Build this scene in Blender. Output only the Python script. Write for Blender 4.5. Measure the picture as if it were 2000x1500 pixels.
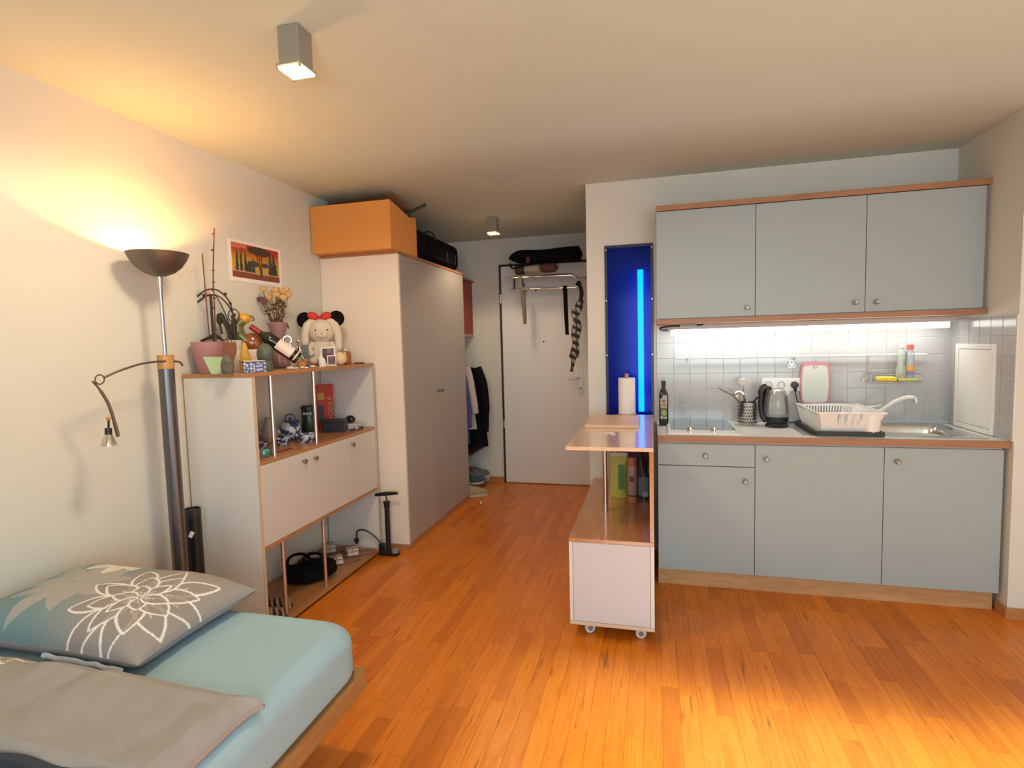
import bpy, math, random
import numpy as np
from mathutils import Vector, Matrix
PI = math.pi
random.seed(7)
SC = bpy.context.scene
for o in list(bpy.data.objects): bpy.data.objects.remove(o)
COL = SC.collection

# ------------------------------------------------------------------ camera
EYE = Vector((0, 0, 1.45))
cd = bpy.data.cameras.new('camera'); cam = bpy.data.objects.new('camera', cd); COL.objects.link(cam)
yaw, pit, rol = -.2535, -.0744, -.0261
fw = Vector((math.sin(yaw)*math.cos(pit), math.cos(yaw)*math.cos(pit), math.sin(pit)))
r0 = Vector((math.cos(yaw), -math.sin(yaw), 0)); u0 = r0.cross(fw)
cr, sr = math.cos(rol), math.sin(rol)
rt = r0*cr + u0*sr; up = u0*cr - r0*sr
cam.matrix_world = Matrix(((rt.x, up.x, -fw.x, 0), (rt.y, up.y, -fw.y, 0), (rt.z, up.z, -fw.z, EYE.z), (0, 0, 0, 1)))
cd.sensor_width = 36; cd.lens = 1070.04/2000*36; cd.clip_start = .02
SC.camera = cam
# ------------------------------------------------------------------ world, light, exposure
w = bpy.data.worlds.new('world'); SC.world = w; w.use_nodes = True
wn = w.node_tree.nodes; bg = wn['Background']; bg.inputs[0].default_value = (.75, .85, 1, 1); bg.inputs[1].default_value = 1.0
SC.view_settings.view_transform = 'Standard'; SC.view_settings.look = 'None'
SC.view_settings.exposure = 0.03; SC.view_settings.gamma = 1; SC.view_settings.use_curve_mapping = False

def light(name, kind, loc, energy, color, target=None, **k):
    d = bpy.data.lights.new(name, kind); d.energy = energy; d.color = color
    for a, b in k.items(): setattr(d, a, b)
    o = bpy.data.objects.new(name, d); COL.objects.link(o); o.location = loc
    if target is not None:
        o.rotation_euler = (Vector(target)-Vector(loc)).to_track_quat('-Z', 'Y').to_euler()
    return o
# daylight through the window behind the camera; the lit strip of sky above the roofs; the unseen sunlit pavement below it
light('window_daylight', 'AREA', (.75, -1.75, 1.45), 66, (.70, .91, 1), (.4, 3, 1.2), shape='RECTANGLE', size=2.7, size_y=1.5)
light('bright_sky_strip', 'AREA', (-.7, -5.2, 4.2), 2500, (.78, .96, 1), (.8, 1.6, 0), shape='RECTANGLE', size=1.1, size_y=.12)
light('sunlit_ground', 'AREA', (.2, -6.0, -.73), 400, (.80, .98, .96), (.2, -1.6, 1.5), shape='RECTANGLE', size=7, size_y=.12)

# ------------------------------------------------------------------ materials
def nodes_of(m):
    m.use_nodes = True
    return m.node_tree.nodes, m.node_tree.links, m.node_tree.nodes['Principled BSDF']
MATS = {}
def mat(name, c, rough=.5, metal=0, var=.06, scale=30, bump=0, spec=.5, coat=0, emis=None, estr=0, bscale=None):
    if name in MATS: return MATS[name]
    m = bpy.data.materials.new(name); n, l, p = nodes_of(m)
    p.inputs['Roughness'].default_value = rough; p.inputs['Metallic'].default_value = metal
    p.inputs['Specular IOR Level'].default_value = spec; p.inputs['Coat Weight'].default_value = coat
    tc = n.new('ShaderNodeTexCoord'); t = n.new('ShaderNodeTexNoise'); t.inputs['Scale'].default_value = scale
    t.inputs['Detail'].default_value = 3
    l.new(tc.outputs['Object'], t.inputs['Vector'])
    mx = n.new('ShaderNodeMix'); mx.data_type = 'RGBA'
    mx.inputs[6].default_value = [max(0, x*(1-var)) for x in c]+[1]; mx.inputs[7].default_value = [min(1, x*(1+var)) for x in c]+[1]
    l.new(t.outputs[0], mx.inputs[0]); l.new(mx.outputs[2], p.inputs['Base Color'])
    if bump:
        b = n.new('ShaderNodeBump'); b.inputs['Strength'].default_value = bump; b.inputs['Distance'].default_value = .002
        t2 = n.new('ShaderNodeTexNoise'); t2.inputs['Scale'].default_value = bscale or scale*4
        l.new(tc.outputs['Object'], t2.inputs['Vector']); l.new(t2.outputs[0], b.inputs['Height']); l.new(b.outputs[0], p.inputs['Normal'])
    if emis: p.inputs['Emission Color'].default_value = (*emis, 1); p.inputs['Emission Strength'].default_value = estr
    MATS[name] = m; return m
def wood(name, c1, c2, rough=.35, stretch=(3, .25, 3), dark=None, coat=0, tone=False, sc=14):
    m = bpy.data.materials.new(name); n, l, p = nodes_of(m)
    p.inputs['Roughness'].default_value = rough; p.inputs['Coat Weight'].default_value = coat; p.inputs['Coat Roughness'].default_value = .14 if coat > .4 else .3
    tc = n.new('ShaderNodeTexCoord'); mp = n.new('ShaderNodeMapping'); mp.inputs['Scale'].default_value = stretch
    l.new(tc.outputs['Object'], mp.inputs['Vector'])
    vec = mp.outputs[0]
    if tone:
        at = n.new('ShaderNodeAttribute'); at.attribute_name = 'tone'
        ad = n.new('ShaderNodeVectorMath'); ad.operation = 'MULTIPLY_ADD'; ad.inputs[1].default_value = (37, 91, 53)
        l.new(at.outputs['Vector'], ad.inputs[0]); l.new(vec, ad.inputs[2]); vec = ad.outputs[0]
    t = n.new('ShaderNodeTexNoise'); t.inputs['Scale'].default_value = sc; t.inputs['Detail'].default_value = 6; t.inputs['Distortion'].default_value = 1.2
    l.new(vec, t.inputs['Vector'])
    mx = n.new('ShaderNodeMix'); mx.data_type = 'RGBA'; mx.inputs[6].default_value = (*c1, 1); mx.inputs[7].default_value = (*c2, 1)
    ramp = n.new('ShaderNodeMapRange'); ramp.inputs[1].default_value = .3; ramp.inputs[2].default_value = .7
    l.new(t.outputs[0], ramp.inputs[0]); l.new(ramp.outputs[0], mx.inputs[0])
    out = mx.outputs[2]
    if tone:
        m2 = n.new('ShaderNodeMix'); m2.data_type = 'RGBA'; m2.blend_type = 'MULTIPLY'; m2.inputs[0].default_value = 1
        sx = n.new('ShaderNodeSeparateXYZ'); l.new(at.outputs['Vector'], sx.inputs[0])
        cb = n.new('ShaderNodeValToRGB'); cb.color_ramp.elements[0].color = (.74, .66, .58, 1); cb.color_ramp.elements[1].color = (1.0, 1.0, 1.0, 1)
        e = cb.color_ramp.elements.new(.35); e.color = (.90, .87, .84, 1)
        l.new(sx.outputs[0], cb.inputs[0]); l.new(out, m2.inputs[6]); l.new(cb.outputs[0], m2.inputs[7]); out = m2.outputs[2]
        # dark heartwood flames
        t3 = n.new('ShaderNodeTexNoise'); t3.inputs['Scale'].default_value = 5; t3.inputs['Detail'].default_value = 3; t3.inputs['Distortion'].default_value = 2.2
        l.new(vec, t3.inputs['Vector'])
        r3 = n.new('ShaderNodeMapRange'); r3.inputs[1].default_value = .63; r3.inputs[2].default_value = .72; l.new(t3.outputs[0], r3.inputs[0])
        m3 = n.new('ShaderNodeMix'); m3.data_type = 'RGBA'; m3.inputs[7].default_value = (*dark, 1)
        ml = n.new('ShaderNodeMath'); ml.operation = 'MULTIPLY'; ml.inputs[1].default_value = .65
        l.new(r3.outputs[0], ml.inputs[0]); l.new(ml.outputs[0], m3.inputs[0]); l.new(out, m3.inputs[6]); out = m3.outputs[2]
    if tone: p.inputs['Specular IOR Level'].default_value = .32
    l.new(out, p.inputs['Base Color'])
    b = n.new('ShaderNodeBump'); b.inputs['Strength'].default_value = .08; b.inputs['Distance'].default_value = .001
    l.new(t.outputs[0], b.inputs['Height']); l.new(b.outputs[0], p.inputs['Normal'])
    MATS[name] = m; return m
def attr_mat(name, rough=.8, bump=.15, bscale=300):
    m = bpy.data.materials.new(name); n, l, p = nodes_of(m); p.inputs['Roughness'].default_value = rough
    a = n.new('ShaderNodeAttribute'); a.attribute_name = 'print'; l.new(a.outputs['Color'], p.inputs['Base Color'])
    tc = n.new('ShaderNodeTexCoord'); t = n.new('ShaderNodeTexNoise'); t.inputs['Scale'].default_value = bscale
    b = n.new('ShaderNodeBump'); b.inputs['Strength'].default_value = bump; b.inputs['Distance'].default_value = .001
    l.new(tc.outputs['Object'], t.inputs['Vector']); l.new(t.outputs[0], b.inputs['Height']); l.new(b.outputs[0], p.inputs['Normal'])
    return m
def glass(name, c, rough=.02, alpha=.75, fk=1):
    m = bpy.data.materials.new(name); m.use_nodes = True; n, l = m.node_tree.nodes, m.node_tree.links
    n.remove(n['Principled BSDF']); out = n['Material Output']
    tr = n.new('ShaderNodeBsdfTransparent'); tr.inputs[0].default_value = (*c, 1)
    gl = n.new('ShaderNodeBsdfGlossy'); gl.inputs['Roughness'].default_value = rough
    df = n.new('ShaderNodeBsdfDiffuse'); df.inputs[0].default_value = (*c, 1)
    m1 = n.new('ShaderNodeMixShader'); m1.inputs[0].default_value = alpha; l.new(df.outputs[0], m1.inputs[1]); l.new(tr.outputs[0], m1.inputs[2])
    fr = n.new('ShaderNodeFresnel'); fr.inputs[0].default_value = 1.45
    m2 = n.new('ShaderNodeMixShader'); fm = n.new('ShaderNodeMath'); fm.operation = 'MULTIPLY'; fm.inputs[1].default_value = fk; l.new(fr.outputs[0], fm.inputs[0]); l.new(fm.outputs[0], m2.inputs[0]); l.new(m1.outputs[0], m2.inputs[1]); l.new(gl.outputs[0], m2.inputs[2])
    l.new(m2.outputs[0], out.inputs[0]); return m
def emit(name, c, s):
    m = bpy.data.materials.new(name); m.use_nodes = True; n, l = m.node_tree.nodes, m.node_tree.links
    n.remove(n['Principled BSDF']); e = n.new('ShaderNodeEmission'); e.inputs[0].default_value = (*c, 1); e.inputs[1].default_value = s
    l.new(e.outputs[0], n['Material Output'].inputs[0]); return m

PAINT = mat('wall_paint', (.71, .70, .64), .9, var=.02, scale=6, bump=.25, bscale=90)
CEIL = mat('ceiling_paint', (.57, .63, .57), .95, var=.02, scale=5, bump=.15, bscale=80)
DOORW = mat('door_paint', (.78, .77, .79), .5, var=.02, scale=3)
WHITE = mat('white_laminate', (.72, .70, .69), .4, var=.02, scale=4)
GREY = mat('grey_laminate', (.35, .415, .43), .42, var=.02, scale=4)
TILE = mat('glazed_tile', (.43, .44, .44), .16, var=.03, scale=5, coat=.3)
GROUT = mat('grout', (.80, .79, .76), .9)
WTOP = mat('worktop_laminate', (.72, .72, .70), .3, var=.03, scale=60)
BEECH = wood('beech_board', (.40, .175, .065), (.52, .25, .10), .3, coat=.2)
BEECHX = wood('beech_edge', (.30, .14, .07), (.40, .20, .10), .45, stretch=(.25, 3, 3))
ISLW = wood('island_board', (.42, .18, .07), (.52, .25, .10), .16, coat=.5)
PINE = wood('plinth_wood', (.46, .25, .11), (.60, .36, .17), .4, stretch=(.3, 3, 2))
PLY = wood('ply_edge', (.55, .42, .30), (.68, .54, .41), .5, stretch=(.3, 3, 9))
BEDW = wood('bed_wood', (.30, .15, .055), (.42, .23, .09), .45, dark=(.2, .08, .03))
FLOORW = wood('parquet', (.67, .175, .010), (.82, .25, .020), .33, stretch=(5, .35, 5), dark=(.22, .06, .01), coat=.12, tone=True, sc=9)
STEEL = mat('brushed_steel', (.62, .62, .62), .25, 1)
CHROME = mat('chrome', (.80, .80, .80), .08, 1, var=.01)
ALU = mat('aluminium', (.72, .70, .68), .32, 1)
GUN = mat('gunmetal', (.16, .16, .17), .3, .9)
PEWTER = mat('pewter', (.20, .17, .15), .42, .85)
BLACK = mat('black_plastic', (.012, .012, .014), .35)
BLACKM = mat('black_fabric', (.006, .006, .008), .9, bump=.2, scale=60, spec=.12)
WPLAST = mat('white_plastic', (.80, .80, .77), .35, var=.01)
CARD = mat('cardboard', (.80, .34, .085), .85, var=.05, scale=9, bump=.1)
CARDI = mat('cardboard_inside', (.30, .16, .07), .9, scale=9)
PAPER = mat('paper', (.80, .77, .74), .8)
RED = mat('red_card', (.42, .03, .02), .5)

# ------------------------------------------------------------------ mesh builder
class MB:
    def __init__(s): s.v = []; s.f = []
    def add(s, vs, fs):
        b = len(s.v); s.v += [tuple(x) for x in vs]; s.f += [tuple(i+b for i in f) for f in fs]; return s
    def box(s, x0, x1, y0, y1, z0, z1):
        return s.add([(x, y, z) for z in (z0, z1) for y in (y0, y1) for x in (x0, x1)],
                     [(0, 2, 3, 1), (4, 5, 7, 6), (0, 1, 5, 4), (2, 6, 7, 3), (0, 4, 6, 2), (1, 3, 7, 5)])
    def cbox(s, c, d, R=None):
        t = MB().box(-d[0]/2, d[0]/2, -d[1]/2, d[1]/2, -d[2]/2, d[2]/2)
        R = R or Matrix.Identity(3)
        return s.add([R @ Vector(p)+Vector(c) for p in t.v], t.f)
    def tube(s, pts, r, n=10, cap=True):
        pts = [Vector(p) for p in pts]; m = len(pts)
        rr = r if isinstance(r, (list, tuple)) else [r]*m
        vs = []; prev = None
        for i, p in enumerate(pts):
            t = (pts[min(i+1, m-1)]-pts[max(i-1, 0)]).normalized()
            if prev is None:
                a = Vector((0, 0, 1)) if abs(t.z) < .9 else Vector((1, 0, 0)); x = t.cross(a).normalized()
            else: x = (prev-t*prev.dot(t)).normalized()
            prev = x; y = t.cross(x)
            vs += [p+(x*math.cos(2*PI*k/n)+y*math.sin(2*PI*k/n))*rr[i] for k in range(n)]
        fs = [(i*n+k, i*n+(k+1) % n, (i+1)*n+(k+1) % n, (i+1)*n+k) for i in range(m-1) for k in range(n)]
        if cap: fs += [tuple(range(n))[::-1], tuple((m-1)*n+k for k in range(n))]
        return s.add(vs, fs)
    def cyl(s, p0, p1, r0, r1=None, n=20): return s.tube([p0, p1], [r0, r0 if r1 is None else r1], n)
    def lathe(s, prof, c=(0, 0, 0), n=28, R=None, sx=1, sy=1):
        vs = []; m = len(prof)
        for r, z in prof:
            for k in range(n):
                q = Vector((r*math.cos(2*PI*k/n)*sx, r*math.sin(2*PI*k/n)*sy, z))
                vs.append((R @ q if R else q)+Vector(c))
        fs = [(i*n+k, i*n+(k+1) % n, (i+1)*n+(k+1) % n, (i+1)*n+k) for i in range(m-1) for k in range(n)]
        if prof[0][0] > 1e-5: fs.append(tuple(range(n))[::-1])
        if prof[-1][0] > 1e-5: fs.append(tuple((m-1)*n+k for k in range(n)))
        return s.add(vs, fs)
    def ball(s, c, r, n=18, m=10, R=None):
        if not isinstance(r, (tuple, list)): r = (r, r, r)
        prof = [(max(math.sin(PI*i/m), 1e-4), -math.cos(PI*i/m)) for i in range(m+1)]
        vs = []
        for a, z in prof:
            for k in range(n):
                q = Vector((a*math.cos(2*PI*k/n)*r[0], a*math.sin(2*PI*k/n)*r[1], z*r[2]))
                vs.append((R @ q if R else q)+Vector(c))
        fs = [(i*n+k, i*n+(k+1) % n, (i+1)*n+(k+1) % n, (i+1)*n+k) for i in range(m) for k in range(n)]
        return s.add(vs, fs)
    def grid(s, P):
        a, b = len(P), len(P[0])
        return s.add([p for r in P for p in r], [(i*b+j, (i+1)*b+j, (i+1)*b+j+1, i*b+j+1) for i in range(a-1) for j in range(b-1)])
    def prism(s, poly, a0, a1, axis='y'):
        k = {'x': lambda p, a: (a, p[0], p[1]), 'y': lambda p, a: (p[0], a, p[1]), 'z': lambda p, a: (p[0], p[1], a)}[axis]
        n = len(poly)
        return s.add([k(p, a0) for p in poly]+[k(p, a1) for p in poly],
                     [tuple(range(n))[::-1], tuple(range(n, 2*n))]+[(i, (i+1) % n, n+(i+1) % n, n+i) for i in range(n)])
    def ring(s, c, R, r, axis='z', n=28, m=8):
        A = {'z': ((1, 0, 0), (0, 1, 0)), 'y': ((1, 0, 0), (0, 0, 1)), 'x': ((0, 1, 0), (0, 0, 1))}[axis]
        a, b = Vector(A[0]), Vector(A[1]); c = Vector(c); d = a.cross(b); vs = []
        for i in range(n):
            t = 2*PI*i/n; e = a*math.cos(t)+b*math.sin(t)
            for j in range(m):
                q = 2*PI*j/m; vs.append(c+e*(R+r*math.cos(q))+d*(r*math.sin(q)))
        return s.add(vs, [(i*m+j, ((i+1) % n)*m+j, ((i+1) % n)*m+(j+1) % m, i*m+(j+1) % m) for i in range(n) for j in range(m)])

def wloc(o):
    v = Vector((0, 0, 0))
    while o is not None: v += o.location; o = o.parent
    return v
def tag(o, label=None, cat=None, group=None, kind=None):
    if label: o['label'] = label
    if cat: o['category'] = cat
    if group: o['group'] = group
    if kind: o['kind'] = kind
    return o
def thing(name, label, cat, loc=(0, 0, 0), rz=0, group=None):
    o = bpy.data.objects.new(name, None); COL.objects.link(o); o.location = loc; o.rotation_euler = (0, 0, rz)
    o.empty_display_size = .05
    return tag(o, label, cat, group)
def obj(name, mb, m, parent=None, world=True, smooth=False, bev=0, origin=None, subsurf=0, seg=2):
    """links ONE mesh object; world=True: coordinates are in world space, False: in the parent's own frame"""
    me = bpy.data.meshes.new(name)
    off = Vector((0, 0, 0))
    if parent is not None and world: off = wloc(parent)
    if parent is None and origin is not None: off = Vector(origin) if world else off
    me.from_pydata([(Vector(v)-off) for v in mb.v], [], mb.f); me.update()
    if smooth:
        me.polygons.foreach_set('use_smooth', [True]*len(me.polygons)); me.set_sharp_from_angle(angle=math.radians(40))
    me.materials.append(m)
    o = bpy.data.objects.new(name, me); COL.objects.link(o)
    if parent is not None: o.parent = parent
    elif origin is not None: o.location = origin
    if bev:
        b = o.modifiers.new('bevel', 'BEVEL'); b.width = bev; b.segments = seg; b.limit_method = 'ANGLE'
    if subsurf:
        b = o.modifiers.new('sub', 'SUBSURF'); b.levels = subsurf; b.render_levels = subsurf
    return o
def struct(name, mb, m, parent=None, **k):
    o = obj(name, mb, m, parent, **k)
    if parent is None: o['kind'] = 'structure'
    return o
def face(x, y): return math.atan2(y, x)-PI/2      # turns a thing's front (-Y) towards the middle of the room's open end
def paint(o, fn, name='print'):
    me = o.data; n = len(me.vertices); co = np.empty(n*3, 'f'); me.vertices.foreach_get('co', co)
    c = fn(co.reshape(-1, 3)); a = me.color_attributes.new(name, 'FLOAT_COLOR', 'POINT')
    a.data.foreach_set('color', np.hstack([c, np.ones((n, 1))]).astype('f').ravel())
def spline(pts, n=8):
    pts = [Vector(p) for p in pts]; out = []
    for i in range(len(pts)-1):
        p0, p1, p2, p3 = pts[max(i-1, 0)], pts[i], pts[i+1], pts[min(i+2, len(pts)-1)]
        for k in range(n):
            t = k/n; out.append(.5*((2*p1)+(p2-p0)*t+(2*p0-5*p1+4*p2-p3)*t*t+(3*p1-p0-3*p2+p3)*t**3))
    return out+[pts[-1]]
def dup(root, loc, rz=None, label=None, group=None):
    r = root.copy(); COL.objects.link(r); r.location = loc
    if rz is not None: r.rotation_euler = (0, 0, rz)
    if label: r['label'] = label
    if group: r['group'] = group
    for ch in list(root.children):
        c = ch.copy(); COL.objects.link(c); c.parent = r
        for g in ch.children:
            d = g.copy(); COL.objects.link(d); d.parent = c
    return r

XL, XR, YK, YD, ZC = -2.287, 1.721, 3.812, 5.457, 2.508
YC, YP, XE, YB = 3.223, 3.205, 2.6, -1.6
# ================================================================== SETTING
fl = struct('floor', MB().box(XL-.1, XE+.1, YB-.1, YD+.1, -.10, -.006), mat('floor_bed', (.10, .045, .02), .9))
# parquet strips
planks = []
x = XL; ci = 0
while x < XE-.001:
    x1 = min(x+.068, XE); y = YB - random.random()*.4
    while y < YD:
        L = random.choice([.26, .34, .42, .48, .55]); y1 = y+L
        a, b = max(y, YB), min(y1, YD)
        if b-a > .02 and not (x > -.36 and a > YK+.02) and not (x > XR+.1 and a > YP+.05):
            planks.append((x, x1, a, min(b, YK+.06) if x > -.36 else b))
        y = y1
    x = x1
def rank(p):
    cx, cy = (p[0]+p[1])/2, (p[2]+p[3])/2
    q = Vector((cx, cy, 0))-EYE; d = q.dot(fw)
    if d < .5: return 1e9
    if abs(q.dot(rt)/d) > .98 or q.dot(up)/d < -.74: return 1e9
    if cx < -1.0 and cy < 1.66: return 1e9
    if cx < -1.87 and cy < 3.45: return 1e9
    if cx < -1.69: return 1e9 if cy < 4.8 else q.length*1.6
    if cx > -.0 and cy > 3.28: return 1e9
    if -.42 < cx < 0 and 2.57 < cy: return 1e9
    return q.length/((p[3]-p[2])*5)**.5
planks.sort(key=rank)
def plank_mb(p): return MB().box(p[0]+.0004, p[1]-.0004, p[2]+.0005, p[3]-.0005, -.007, 0)
def set_tone(o, vals):
    a = o.data.color_attributes.new('tone', 'FLOAT_COLOR', 'POINT')
    a.data.foreach_set('color', np.hstack([np.repeat(vals, 8, axis=0), np.ones((len(vals)*8, 1))]).astype('f').ravel())
rng = np.random.default_rng(3)
for p in planks[:300]:
    o = obj('plank', plank_mb(p), FLOORW, fl); set_tone(o, rng.random((1, 3)))
mb = MB()
for p in planks[300:]: t = plank_mb(p); mb.add(t.v, t.f)
o = obj('plank_field', mb, FLOORW, fl); set_tone(o, rng.random((len(planks)-300, 3))); o['kind'] = 'stuff'

struct('ceiling', MB().box(XL-.1, XE+.1, YB-.1, YD+.1, ZC, ZC+.1), CEIL)
struct('wall_left', MB().box(XL-.1, XL, YB-.1, YD+.1, -.1, ZC+.02), PAINT)
struct('wall_entrance', MB().box(XL, -.438, YD, YD+.1, -.1, ZC+.02), PAINT)
NX0, NX1, NZ0, NZ1 = -.316, .003, .915, 2.088          # the niche of the blue light
struct('wall_kitchen', MB().box(-.438, NX0, YK, YK+.14, -.1, ZC+.02).box(NX1, XR+.1, YK, YK+.14, -.1, ZC+.02)
       .box(NX0, NX1, YK, YK+.14, -.1, NZ0).box(NX0, NX1, YK, YK+.14, NZ1, ZC+.02), PAINT)
struct('wall_corridor', MB().box(-.438, -.30, YK+.14, YD+.1, -.1, ZC+.02), PAINT)
struct('wall_right_return', MB().box(XR, XE+.1, YP, YK, -.1, ZC+.02), PAINT)
struct('wall_right', MB().box(XE, XE+.1, YB, YP, -.1, ZC+.02), PAINT)
WX0, WX1, WZ0, WZ1 = -.55, 2.2, .75, 2.28
struct('wall_window', MB().box(XL, WX0, YB-.15, YB, -.1, ZC+.02).box(WX1, XE, YB-.15, YB, -.1, ZC+.02)
       .box(WX0, WX1, YB-.15, YB, -.1, WZ0).box(WX0, WX1, YB-.15, YB, WZ1, ZC+.02), PAINT)
wf = struct('window_1', MB().box(WX0, WX0+.06, YB-.10, YB-.04, WZ0, WZ1).box(WX1-.06, WX1, YB-.10, YB-.04, WZ0, WZ1)
            .box(WX0+.06, WX1-.06, YB-.10, YB-.04, WZ0, WZ0+.06).box(WX0+.06, WX1-.06, YB-.10, YB-.04, WZ1-.05, WZ1), WPLAST)
struct('baseboard_entrance', MB().box(-1.68, -1.515, YD-.012, YD, 0, .055), BEECH)
struct('baseboard_return', MB().box(XR-.012, XR, YP-.012, 3.29, 0, .055).box(XR, XE, YP-.012, YP, 0, .055), BEECH)
struct('baseboard_left', MB().box(XL, XL+.012, YB, 2.23, 0, .055), BEECH)

# entrance door
dr = struct('door_1', MB().box(-1.492, -.56, YD-.035, YD, .008, 2.222), DOORW, bev=.002)
fr = obj('door_frame', MB().box(-1.515, -1.496, YD-.028, YD, 0, 2.245).box(-1.496, -.50, YD-.028, YD, 2.227, 2.245).box(-.556, -.5, YD-.028, YD, 0, 2.227), mat('dark_steel_frame', (.03, .022, .022), .5), dr)
hp = obj('handle_plate', MB().prism([(-.725+.001*0+a*.0, 0) for a in ()] or [(-.722, .945), (-.712, .925), (-.688, .925), (-.678, .945), (-.678, 1.175), (-.688, 1.192), (-.712, 1.192), (-.722, 1.175)], YD-.043, YD-.035), STEEL, dr, bev=.002)
obj('lever', MB().tube([(-.70, YD-.043, 1.087), (-.70, YD-.085, 1.087), (-.715, YD-.09, 1.087), (-.825, YD-.09, 1.085)], .009), STEEL, hp, smooth=True)
obj('keyhole', MB().cyl((-.70, YD-.043, .985), (-.70, YD-.047, .985), .009), BLACK, hp)
obj('peephole', MB().cyl((-1.064, YD-.035, 1.458), (-1.064, YD-.042, 1.458), .008), BLACK, dr)
for z in (1.90, .62):
    obj('hinge', MB().cyl((-1.5, YD-.04, z-.045), (-1.5, YD-.04, z+.045), .008), STEEL, dr, smooth=True)

# tiles: back wall and side wall, every tile a piece
xs = [.021]+[.130+.1035*k for k in range(16) if .130+.1035*k < XR-.02]+[XR]
zs = [.900]+[.914+.1016*k for k in range(7)]
zs = [.900, .914, 1.0156, 1.1172, 1.2188, 1.3204, 1.422, 1.5236]
wk = bpy.data.objects['wall_kitchen']; wr = bpy.data.objects['wall_right_return']
obj('tile_grout', MB().box(.021, XR, YK-.006, YK, .90, 1.526), GROUT, wk)
cache = {}
def tile(w_, h_, axis):
    k = (round(w_, 4), round(h_, 4), axis)
    if k not in cache:
        g = .0016; e = .0012
        a0, a1, b0, b1 = g, w_-g, g, h_-g
        P = [(a0, b0), (a1, b0), (a1, b1), (a0, b1)]; Q = [(a0+e, b0+e), (a1-e, b0+e), (a1-e, b1-e), (a0+e, b1-e)]
        f = (lambda p, d: (p[0], -d, p[1])) if axis == 'y' else (lambda p, d: (-d, p[0], p[1]))
        vs = [f(p, .0) for p in P]+[f(p, .0028) for p in P]+[f(q, .004) for q in Q]
        fs = [(i, (i+1) % 4, 4+(i+1) % 4, 4+i) for i in range(4)]+[(4+i, 4+(i+1) % 4, 8+(i+1) % 4, 8+i) for i in range(4)]+[(8, 9, 10, 11)]
        if axis == 'x': fs = [q[::-1] for q in fs]
        me = bpy.data.meshes.new('tile'); me.from_pydata(vs, [], fs); me.materials.append(TILE); cache[k] = me
    return cache[k]
def put_tile(par, a, b, axis, loc):
    o = bpy.data.objects.new('tile', tile(a, b, axis)); COL.objects.link(o); o.parent = par; o.location = loc
for i in range(len(xs)-1):
    for j in range(len(zs)-1):
        put_tile(wk, xs[i+1]-xs[i], zs[j+1]-zs[j], 'y', (xs[i], YK-.006, zs[j]))
ys = [YP, 3.313, 3.415, 3.517, 3.619, 3.721, YK-.006]
obj('tile_grout', MB().box(XR-.006, XR, YP+.001, YK-.006, .90, 1.526), GROUT, wr)
for i in range(len(ys)-1):
    for j in range(len(zs)-1):
        if i in (2, 3, 4) and zs[j+1] < 1.35 : continue
        put_tile(wr, ys[i+1]-ys[i], zs[j+1]-zs[j], 'x', (XR-.006, ys[i], zs[j]))
# access panel set in the side tiles
ap = thing('access_panel', 'white plastic access hatch set in the tiled side wall beside the sink', 'access panel', (XR-.006, 3.545, .905))
obj('frame', MB().box(XR-.020, XR-.006, 3.355, 3.385, .903, 1.380).box(XR-.020, XR-.006, 3.705, 3.735, .903, 1.380)
    .box(XR-.020, XR-.006, 3.385, 3.705, .903, .93).box(XR-.020, XR-.006, 3.385, 3.705, 1.352, 1.380), WPLAST, ap, bev=.003)
obj('hatch_door', MB().box(XR-.016, XR-.006, 3.388, 3.702, .933, 1.349), WPLAST, ap, bev=.002)

# ================================================================== KITCHEN
KN = mat('knob_metal', (.30, .29, .28), .38, .9)
def knob(x, y, z, par, axis='y', m=KN):
    R = Matrix.Rotation(PI/2, 3, 'X') if axis == 'y' else Matrix.Rotation(PI/2, 3, 'Y')
    return obj('knob', MB().lathe([(.005, 0), (.005, .012), (.012, .014), (.0135, .018), (.0135, .022), (.010, .025), (.0001, .0235)], (x, y, z), 18, R), m, par, smooth=True)
YF = YC+.02                                                # door fronts
def base_unit(x0, x1, label, drawer=False, kn=None, dk=None):
    t = thing('base_cabinet', label, 'cabinet', ((x0+x1)/2, 3.55, 0), 0, None)
    obj('carcass', MB().box(x0+.001, x1-.001, YF+.02, YK-.01, .105, .860), WHITE, t)
    z1 = .851
    if drawer:
        d = obj('drawer', MB().box(x0+.0015, x1-.0015, YF, YF+.018, .7265, z1), GREY, t, bev=.0015); knob(dk[0], YF, dk[1], d); z1 = .7225
    d = obj('door', MB().box(x0+.0015, x1-.0015, YF, YF+.018, .107, z1), GREY, t, bev=.0015); knob(kn[0], YF, kn[1], d)
base_unit(.0205, .544, 'grey base cabinet with one drawer above its door, under the hob', True, (.492, .646), (.283, .787))
base_unit(.544, 1.1747, 'grey base cabinet with one wide door in the middle of the lower row', kn=(.600, .778))
base_unit(1.1747, 1.704, 'grey base cabinet under the sink at the right end of the lower row', kn=(1.232, .781))
pl = obj('plinth', MB().box(.0205, 1.70, YC+.065, YC+.083, 0, .103), PINE, origin=(.86, YC+.07, 0)); tag(pl, 'pale wooden plinth board running along the foot of the kitchen base cabinets', 'plinth')
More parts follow.
